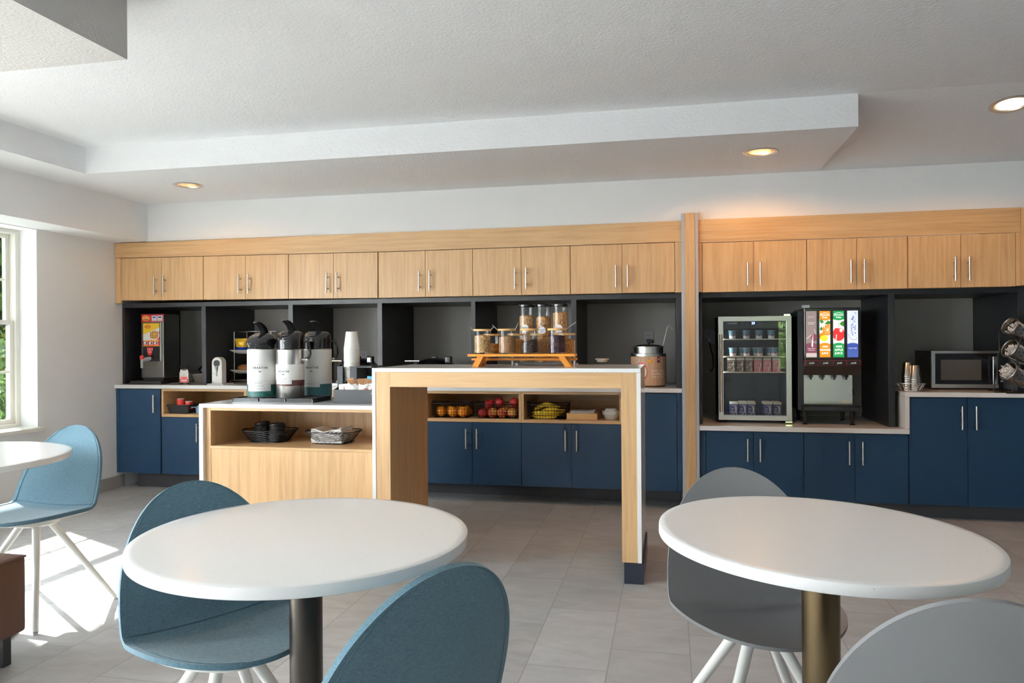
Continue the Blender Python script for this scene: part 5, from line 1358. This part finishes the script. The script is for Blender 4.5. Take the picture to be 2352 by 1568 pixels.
for x, y in ((.940, jy - .04), (1.255, jy - .04), (1.262, jy + .30), (.952, jy + .30)):
    obj('leg', MB().lathe([(.020, ZR), (.012, ZR + .008), (.018, .6995)], (x, y, 0), 20), M_BLACKPL, t, 40)
obj('power_cord', MB().tube([(1.295, 5.95, .90), (1.33, 5.93, .84), (1.335, 5.92, .80), (1.315, 5.93, .76), (1.292, 5.97, .74)], .004, 8), M_BLACKPL, t, 50)
def glow(name, c, s): return mat('backlit_' + name, tuple(x * .5 for x in c), .4, emit=c, es=s)
G_W = glow('white', (1, .98, .94), .95); G_O = glow('orange', (.95, .25, .01), .9); G_G = glow('green', (.01, .30, .07), .9); G_R = glow('red', (.75, .03, .03), .9)
G_Y = glow('yellow', (1.0, .62, .03), .95); G_L = glow('leaf', (.05, .22, .02), .8); G_B = glow('blue', (.07, .12, .42), .8); G_GR = glow('grey_rose', (.30, .23, .22), .8); G_P = glow('purple', (.22, .06, .10), .8); G_PW = glow('pale_blue', (.66, .70, .80), .9); G_PK = glow('pink', (.62, .52, .50), .8)
GM = [G_W, G_O, G_G, G_R, G_Y, G_L, G_B, G_GR, G_P, G_PW, G_PK]
z0, z1 = 1.080, 1.409
def panel(x0, x1, k):
    b = MB(); Y = jy - .0008; xc = (x0 + x1) / 2; w = x1 - x0; E = 3e-4
    def wave(zc, za, m, flip=0):
        n = 10; pts = [(x0 + w * i / n, zc + .008 * sin(i / n * pi + flip)) for i in range(n + 1)]
        flat(b, ([(x0, za), (x1, za)] if za < zc else []) + (pts[::-1] if za < zc else pts + [(x1, za), (x0, za)]), Y - E, m)
    if k == 0:
        rectf(b, x0, x1, Y, z0, z1, 7); wave(z0 + .095, z0 + .03, 8); rectf(b, x0, x1, Y - 2 * E, z0, z0 + .03, 10)
        disc(b, xc + .018, Y - E, z0 + .14, .020, .026, 8); flat(b, [(xc, z0 + .08), (xc + .010, z0 + .07), (xc + .012, z0 + .17), (xc + .005, z0 + .12)], Y - 3 * E, 0)
        limb(b, [(x0 + .004, z0 + .13), (xc - .012, z0 + .15), (xc, z0 + .16)], .006, 10, Y - 2 * E); limb(b, [(x1 - .006, z0 + .17), (xc + .018, z0 + .20)], .004, 10, Y - 2 * E)
        text_front(b, 'JUICE', .018, xc, Y - 2 * E, z1 - .042, 10)
        for zz, hw2 in ((z1 - .082, .026), (z1 - .092, .020), (z0 + .062, .026), (z0 + .050, .022)): rectf(b, xc - hw2, xc + hw2, Y - 3 * E, zz - .0022, zz + .0022, 10)
    elif k in (1, 2):
        mm = 1 if k == 1 else 2
        rectf(b, x0, x1, Y, z0, z1, 0); wave(z1 - .06, z1, mm, pi); wave(z0 + .095, z0, mm)
        text_front(b, 'Growers', .0180, xc, Y - 3 * E, z1 - .028, 0, bold=.0004); text_front(b, 'Pride', .0165, xc, Y - 3 * E, z1 - .046, 0, bold=.0004)
        limb(b, [(x0 + .008, z1 - .020), (xc, z1 - .013), (x1 - .008, z1 - .018)], .003, 0, Y - 3 * E)
        for q, tx in enumerate(('100%', 'ORANGE' if k == 1 else 'APPLE', 'JUICE')): text_front(b, tx, .0205 if k == 2 else .0175, xc, Y - 3 * E, z0 + .075 - q * .0235, 0, bold=.0005)
        if k == 1:
            cx, cz, r = xc + .018, z0 + .195, .034
            def clip(pts): return [(min(max(p[0], x0), x1), p[1]) for p in pts]
            for (xx, zz, rx, rz, m_) in ((x0 + .018, z0 + .150, .022, .026, 1), (xc - .005, z0 + .135, .026, .022, 4), (cx, cz, .036, .040, 1), (cx, cz, .032, .036, 4), (cx, cz, .004, .004, 0)):
                flat(b, clip([(xx + rx * cos(2 * pi * i / 28), zz + rz * sin(2 * pi * i / 28)) for i in range(28)]), Y - (2 + .1 * rx * 100) * E if m_ != 0 else Y - 7 * E, m_)
            for a in range(8): limb(b, [(cx, cz), (min(x1, cx + .030 * cos(a * pi / 4 + .2)), cz + .033 * sin(a * pi / 4 + .2))], .0018, 0, Y - 6.5 * E)
            for pts in ([(x0, z0 + .26), (x0 + .012, z0 + .275), (x0 + .030, z0 + .25), (x0 + .012, z0 + .235)], [(xc - .004, z0 + .235), (xc + .02, z0 + .262), (x1, z0 + .255), (x1, z0 + .235)], [(x0, z0 + .20), (x0 + .012, z0 + .222), (x0 + .024, z0 + .20), (x0 + .010, z0 + .188)]): flat(b, pts, Y - 2 * E, 5)
            for a in range(5): limb(b, [(x0 + .028, z0 + .232), (x0 + .028 + .016 * cos(a * 1.256), z0 + .232 + .018 * sin(a * 1.256))], .006, 0, Y - 4 * E)
        else:
            cx, cz = xc, z0 + .165
            pts = [(cx + .040 * cos(a) * (1 - .06 * sin(a)), cz + .050 * sin(a) - .012 * math.exp(-(cos(a) / .3) ** 2) * (sin(a) > 0)) for a in [2 * pi * i / 40 for i in range(40)]]
            flat(b, [(min(max(p[0], x0), x1), p[1]) for p in pts], Y - 2 * E, 3); limb(b, [(cx, cz + .036), (cx + .001, cz + .085)], .003, 5, Y - 3 * E)
            flat(b, [(xc + .006, z0 + .235), (xc + .018, z0 + .252), (x1, z0 + .258), (x1, z0 + .215), (xc + .022, z0 + .222)], Y - E, 5)
            disc(b, cx + .016, Y - 3 * E, cz + .026, .010, .013, 0); limb(b, [(x0 + .016, z0 + .10), (x0 + .022, z0 + .16)], .005, 0, Y - 3 * E)
    else:
        rectf(b, x0, x1, Y, z0, z1, 9); rectf(b, x0, x1, Y - E, z0, z0 + .092, 6); wave(z0 + .094, z0 + .05, 6)
        text_front(b, 'WATER', .0165, xc, Y - 3 * E, z0 + .062, 9)
        rr_ = random.Random(3)
        for q in range(46):
            f = rr_.random(); zz = z1 - .01 - f * .17; xx = xc + .012 - .01 * f + rr_.uniform(-.016, .014); 
            disc(b, min(max(xx, x0 + .004), x1 - .004), Y - (2 + q * .01) * E, zz, rr_.uniform(.0012, .0038), rr_.uniform(.002, .006), 6, 8)
        limb(b, [(x0 + .006, z0 + .165), (x0 + .014, z0 + .140), (xc, z0 + .122), (x1 - .014, z0 + .126), (x1 - .006, z0 + .140)], .0022, 6, Y - 2 * E)
    o = obj('backlit_panel', b, GM, t); return o
for k, (a, c) in enumerate(((.958, 1.029), (1.049, 1.120), (1.140, 1.212), (1.233, 1.304))): panel(a, c, k)
for k in range(4):
    xc = .993 + k * .0925; p = obj('push_button', MB().box(xc - .040, xc + .040, jy - .018, jy - .0122, 1.026, 1.055), M_BLACKPL, t, bev=.001)
    b = MB(); text_front(b, 'push', .018, xc, jy - .0186, 1.040, bold=.0004); obj('lettering', b, M_PWHT, p)

# ------------------------------------------------------------------ microwave and cutlery
ZM = .8515
t = thing('microwave', 'steel and black microwave on the raised counter', 'microwave', (2.08, 5.8, ZM))
mx0, mx1, my = 1.803, 2.335, 5.72
obj('case', MB().box(mx0 + .004, mx1 - .004, my + .025, 6.10, .866, 1.119), M_BLACKPL, t, bev=.003)
for x in (mx0 + .05, mx1 - .05): obj('foot', MB().lathe([(.014, ZM), (.014, .8658)], (x, my + .06, 0), 16), M_MATBLK, t)
o4 = [(mx0, .862), (2.225, .862), (2.225, 1.120), (mx0, 1.120)]; i4 = [(mx0 + .022, .888), (2.2249, .888), (2.2249, 1.103), (mx0 + .022, 1.103)]
d = obj('door', MB().box(mx0, mx0 + .022, my, my + .024, .862, 1.120).box(mx0 + .022, 2.225, my, my + .024, .862, .888).box(mx0 + .022, 2.225, my, my + .024, 1.103, 1.120), M_STEEL, t, bev=.001)
obj('black_glass', MB().box(mx0 + .0222, 2.2248, my + .002, my + .022, .8882, 1.1028), M_BLACKPL, d)
obj('window_mesh', MB().box(1.862, 2.118, my + .0012, my + .0018, .917, 1.059), mat('microwave_window', (.075, .066, .058), .3), d)
obj('handle', MB().box(2.176, 2.207, my - .035, my - .022, .889, 1.082).box(2.18, 2.203, my - .0218, my, .895, .91).box(2.18, 2.203, my - .0218, my, 1.06, 1.075), M_CHROME, d, bev=.004)
cp_ = obj('control_panel', MB().box(2.2255, mx1, my + .001, my + .024, .862, 1.120), M_BLACKPL, t, bev=.001)
b = MB()
for r_ in range(6):
    for c_ in range(3): rectf(b, 2.237 + c_ * .031, 2.259 + c_ * .031, my + .0004, .905 + r_ * .021, .917 + r_ * .021)
obj('keypad', b, M_GREYPL, cp_); b = MB(); text_front(b, '1:05', .022, 2.272, my + .0004, 1.073); obj('clock_display', b, mat('green_led', (.0, .05, .01), .5, emit=(.05, .5, .12), es=.5), cp_)
# wire basket of steel tumblers
t = thing('wire_bowl', 'small wire bowl of steel tumblers left of the microwave', 'basket', (1.615, 5.52, ZM)); bx, by = 1.615, 5.535
obj('rim', MB().tube([(bx + .088 * cos(2 * pi * i / 48), by + .075 * sin(2 * pi * i / 48), ZM + .053) for i in range(48)], .0022, 6, True).tube([(bx + .062 * cos(2 * pi * i / 40), by + .052 * sin(2 * pi * i / 40), ZM + .003) for i in range(40)], .0022, 6, True), M_WIRE, t, 60)
m = MB(); N = 32
for i in range(N):
    a, c = 2 * pi * i / N, 2 * pi * (i + (1 if i % 2 else -1) * .9) / N
    m.tube([(bx + .088 * cos(a), by + .075 * sin(a), ZM + .053), (bx + .062 * cos(c), by + .052 * sin(c), ZM + .003)], .0015, 5)
obj('zigzag_wires', m, M_WIRE, t, 60)
M_TUMB = mat('polished_tumbler_steel', (.66, .63, .58), .2, 1)
tm = MB().lathe([(.038, 0), (.0385, .003), (.037, .006), (.027, .095), (.024, .098), (0, .098)], n=36, caps=False)
for q, (x, y, n, hi) in enumerate(((bx - .018, by + .012, 7, .098), (bx + .020, by - .014, 6, .09))):
    for k in range(n):
        if q == 0 and k == 0: o = obj('steel_tumbler', tm, M_TUMB, None, 40, wc=False); src = o; tag(o, '', 'tumbler', 'steel tumblers in the wire bowl')
        else: o = src.copy(); COL.objects.link(o)
        o.location = (x, y, ZM + .004 + k * .0155 - (.0 if q == 0 else .004))
        sd = ('taller left', 'shorter right')[q]
        o['label'] = ('steel tumbler on top of the %s stack by the microwave' % sd) if k == n - 1 else 'steel tumbler inside the %s stack by the microwave' % sd
# cutlery rack: three tilted perforated cylinders on a bent wire frame
t = thing('cutlery_rack', 'black wire rack of three tilted steel cylinders at the right edge', 'rack', (2.2, 5.5, ZM))
M_PERF = mat('perforated_steel', (.50, .47, .43), .3, 1)
m = MB()
def wire(pts, y): m.tube([(p[0] * y / 5.5, y, 1.21 + (p[1] - 1.21) * y / 5.5) for p in pts], .0030, 6)
wire([(2.221, .849), (2.221, .915), (2.248, .983), (2.262, 1.030), (2.232, 1.093), (2.256, 1.145), (2.272, 1.203), (2.240, 1.250), (2.270, 1.300)], 5.335)
wire([(2.112, .849), (2.112, .915), (2.128, .955), (2.128, 1.080), (2.145, 1.120), (2.140, 1.240), (2.150, 1.270)], 5.42)
m.tube([(2.275, 5.60, ZM + .003), (2.30, 5.60, 1.30)], .0032, 6).tube([(2.165, 5.325, ZM + .003), (2.165, 5.60, ZM + .003)], .0032, 6).tube([(2.082, 5.42, ZM + .003), (2.275, 5.42, ZM + .003)], .0032, 6)
for yy in (5.325, 5.60): m.tube([(2.115, yy, ZM + .003), (2.275, yy, ZM + .003)], .0032, 6)
obj('frame', m, M_BWIRE, t, 60)
def cyl_holder(mouth, u, L, r, label, nst, fill, group):
    u = Vector(u).normalized(); mo = Vector(mouth); bt = mo - u * L
    t = thing('utensil_cylinder', label, 'utensil holder', bt, 0, 'tilted utensil cylinders'); q = u.to_track_quat('Z', 'Y'); t.rotation_euler = q.to_euler()
    obj('cylinder', MB().lathe([(0, 0), (r * .80, 0), (r * .86, .006), (r * .97, L - .004), (r * .95, L - .003), (r * .83, .008), (0, .005)], n=48, caps=False), M_PERF, t, 40, wc=False)
    obj('rolled_rim', MB().tube([(r * cos(2 * pi * i / 48), r * sin(2 * pi * i / 48), L) for i in range(48)], .0042, 8, True), M_STEEL, t, 60, wc=False)
    m = MB()
    for side in (1, -1):
        for row in range(4):
            z = L * (.2 + .2 * row); rr = r * (.86 + .11 * z / L) + side * .0006 - (.0022 if side < 0 else 0)
            for i in range(12):
                a = 2 * pi * (i + .5 * (row % 2)) / 12; e1 = Vector((-sin(a), cos(a), 0)); e2 = Vector((0, 0, 1)); c = Vector((rr * cos(a), rr * sin(a), z))
                m.add([tuple(c + e1 * .0045 * cos(2 * pi * k / 10) + e2 * .0045 * sin(2 * pi * k / 10)) for k in range(10)], [tuple(range(10))])
    obj('holes', m, M_PBLK, t, wc=False)
    src = None; R = random.Random(int(nst * 7 + L * 1000))
    for k in range(nst):
        a = k * 2.399; rad = r * .80 * sqrt((k + .5) / nst)
        base_ = Vector((rad * cos(a) * .9, rad * sin(a) * .9, 0)); 
        down = Vector((0, 0, -1)) - u * (-u.z); down.normalize()
        ln = fill * L + R.uniform(-.010, .012)
        if src is None:
            o = obj('plastic_utensil', MB().box(-.0042, .0042, -.0015, .0015, 0, .113).box(-.0052, .0052, -.0018, .0018, .1132, .122), M_PAPER, None, wc=False); src = o
            tag(o, 'white plastic utensil handle in the ' + group, 'utensil', 'white utensils in the ' + group)
        else: o = src.copy(); COL.objects.link(o)
        wp = q @ (base_ + Vector((0, 0, ln - .122))) + bt + down * r * .14
        o.location = wp; o.rotation_euler = (q @ Euler((R.uniform(-.06, .06), R.uniform(-.06, .06), R.uniform(0, 3))).to_quaternion()).to_euler()
u = (-.84, -.28, .47)
cyl_holder((2.165, 5.42, .993), u, .145, .060, 'bottom steel cylinder packed with white utensils', 64, 1.12, 'bottom cylinder')
cyl_holder((2.185, 5.45, 1.143), u, .145, .060, 'middle steel cylinder half full of white utensils', 50, .92, 'middle cylinder')
cyl_holder((2.198, 5.48, 1.290), u, .145, .060, 'top steel cylinder with a few white utensils', 36, .80, 'top cylinder')

# ------------------------------------------------------------------ outdoors
M_LAWN = fruit_mat('pale_paving', [(.74, .74, .73), (.80, .80, .79)], 6, .9)
struct('ground', MB().box(-40, XL - .31, -30, 30, -.35, -.25).box(XL - .3, 30, -30, YF - .31, -.35, -.25), M_LAWN)
M_LEAF = {}
def leafmat(name, a, b):
    m = fruit_mat(name, [a, b], 9, .6); return m
L1, L2, L3 = leafmat('leaf_green', (.020, .060, .006), (.10, .17, .025)), leafmat('leaf_dark', (.008, .026, .004), (.035, .07, .015)), leafmat('leaf_yellow', (.16, .19, .012), (.26, .25, .02))
M_BARK = mat('bark', (.10, .07, .05), .9)
def foliage(rx, ry, rz, n, s, seed):
    R = random.Random(seed); m = MB(); vs = []; fs = []
    for i in range(n):
        d = Vector((R.gauss(0, 1), R.gauss(0, 1), R.gauss(0, 1))).normalized() * (R.random() ** .4)
        bump_ = 1 + .18 * sin(5 * d.x + seed) * cos(4 * d.y + 3 * d.z)
        c = Vector((d.x * rx, d.y * ry, d.z * rz)) * bump_
        a = Vector((R.uniform(-1, 1), R.uniform(-1, 1), R.uniform(-1, 1))).normalized(); b = a.orthogonal().normalized()
        k = len(vs); q = s * R.uniform(.6, 1.3)
        vs += [tuple(c - a * q), tuple(c + b * q * .5), tuple(c + a * q), tuple(c - b * q * .5)]; fs.append((k, k + 1, k + 2, k + 3))
    return m.add(vs, fs)
proto = {}
def plant(x, y, kind, h, label, cat, name):
    lm, rx, rz, n, s = {'tree': (L1, 1.5, 1.9, 14000, .07), 'dark': (L2, 1.5, 1.8, 12000, .075), 'bush': (L1, 1.0, .8, 6000, .045), 'yellow': (L3, .8, .6, 5000, .04)}[kind]
    t = thing(name, label, cat, (x, y, -.25), RND.random() * 6)
    zc = h - rz
    if kind not in proto: proto[kind] = obj('crown', foliage(rx, rx, rz, n, s, len(proto) + 2), lm, t, wc=False); c = proto[kind]
    else: c = proto[kind].copy(); COL.objects.link(c); c.parent = t
    c.location = (0, 0, zc)
    obj('trunk', MB().tube([(0, 0, 0), (.05, 0, zc * .5), (0, .04, zc + .2)], .10 if kind in ('tree', 'dark') else .04, 8), M_BARK, t, 50, wc=False)
plant(-9.2, 8.9, 'tree', 4.0, 'sunlit green tree seen through the upper sash of the left window', 'tree', 'garden_tree')
plant(-11.5, 9.6, 'dark', 4.4, 'dark green tree behind the others outside the left window', 'tree', 'garden_tree')
plant(-7.3, 6.9, 'yellow', 1.55, 'yellow green shrub outside the left window', 'shrub', 'garden_shrub')
plant(-7.6, 7.9, 'bush', 1.7, 'green bush low outside the left window', 'shrub', 'garden_shrub')
plant(-9.0, 10.2, 'dark', 4.2, 'dark tree outside beyond the corner of the left wall', 'tree', 'garden_tree')
plant(-7.4, 8.9, 'bush', 1.6, 'green bush outside the left window, furthest from the camera', 'shrub', 'garden_shrub')
plant(-6.6, 6.1, 'bush', 1.5, 'green bush outside the left window, nearest to the glass', 'shrub', 'garden_shrub')
plant(3.4, -7.5, 'tree', 4.2, 'green tree outside the window behind the camera', 'tree', 'garden_tree')
plant(1.9, -6.6, 'bush', 1.9, 'green bush outside the window behind the camera', 'shrub', 'garden_shrub')
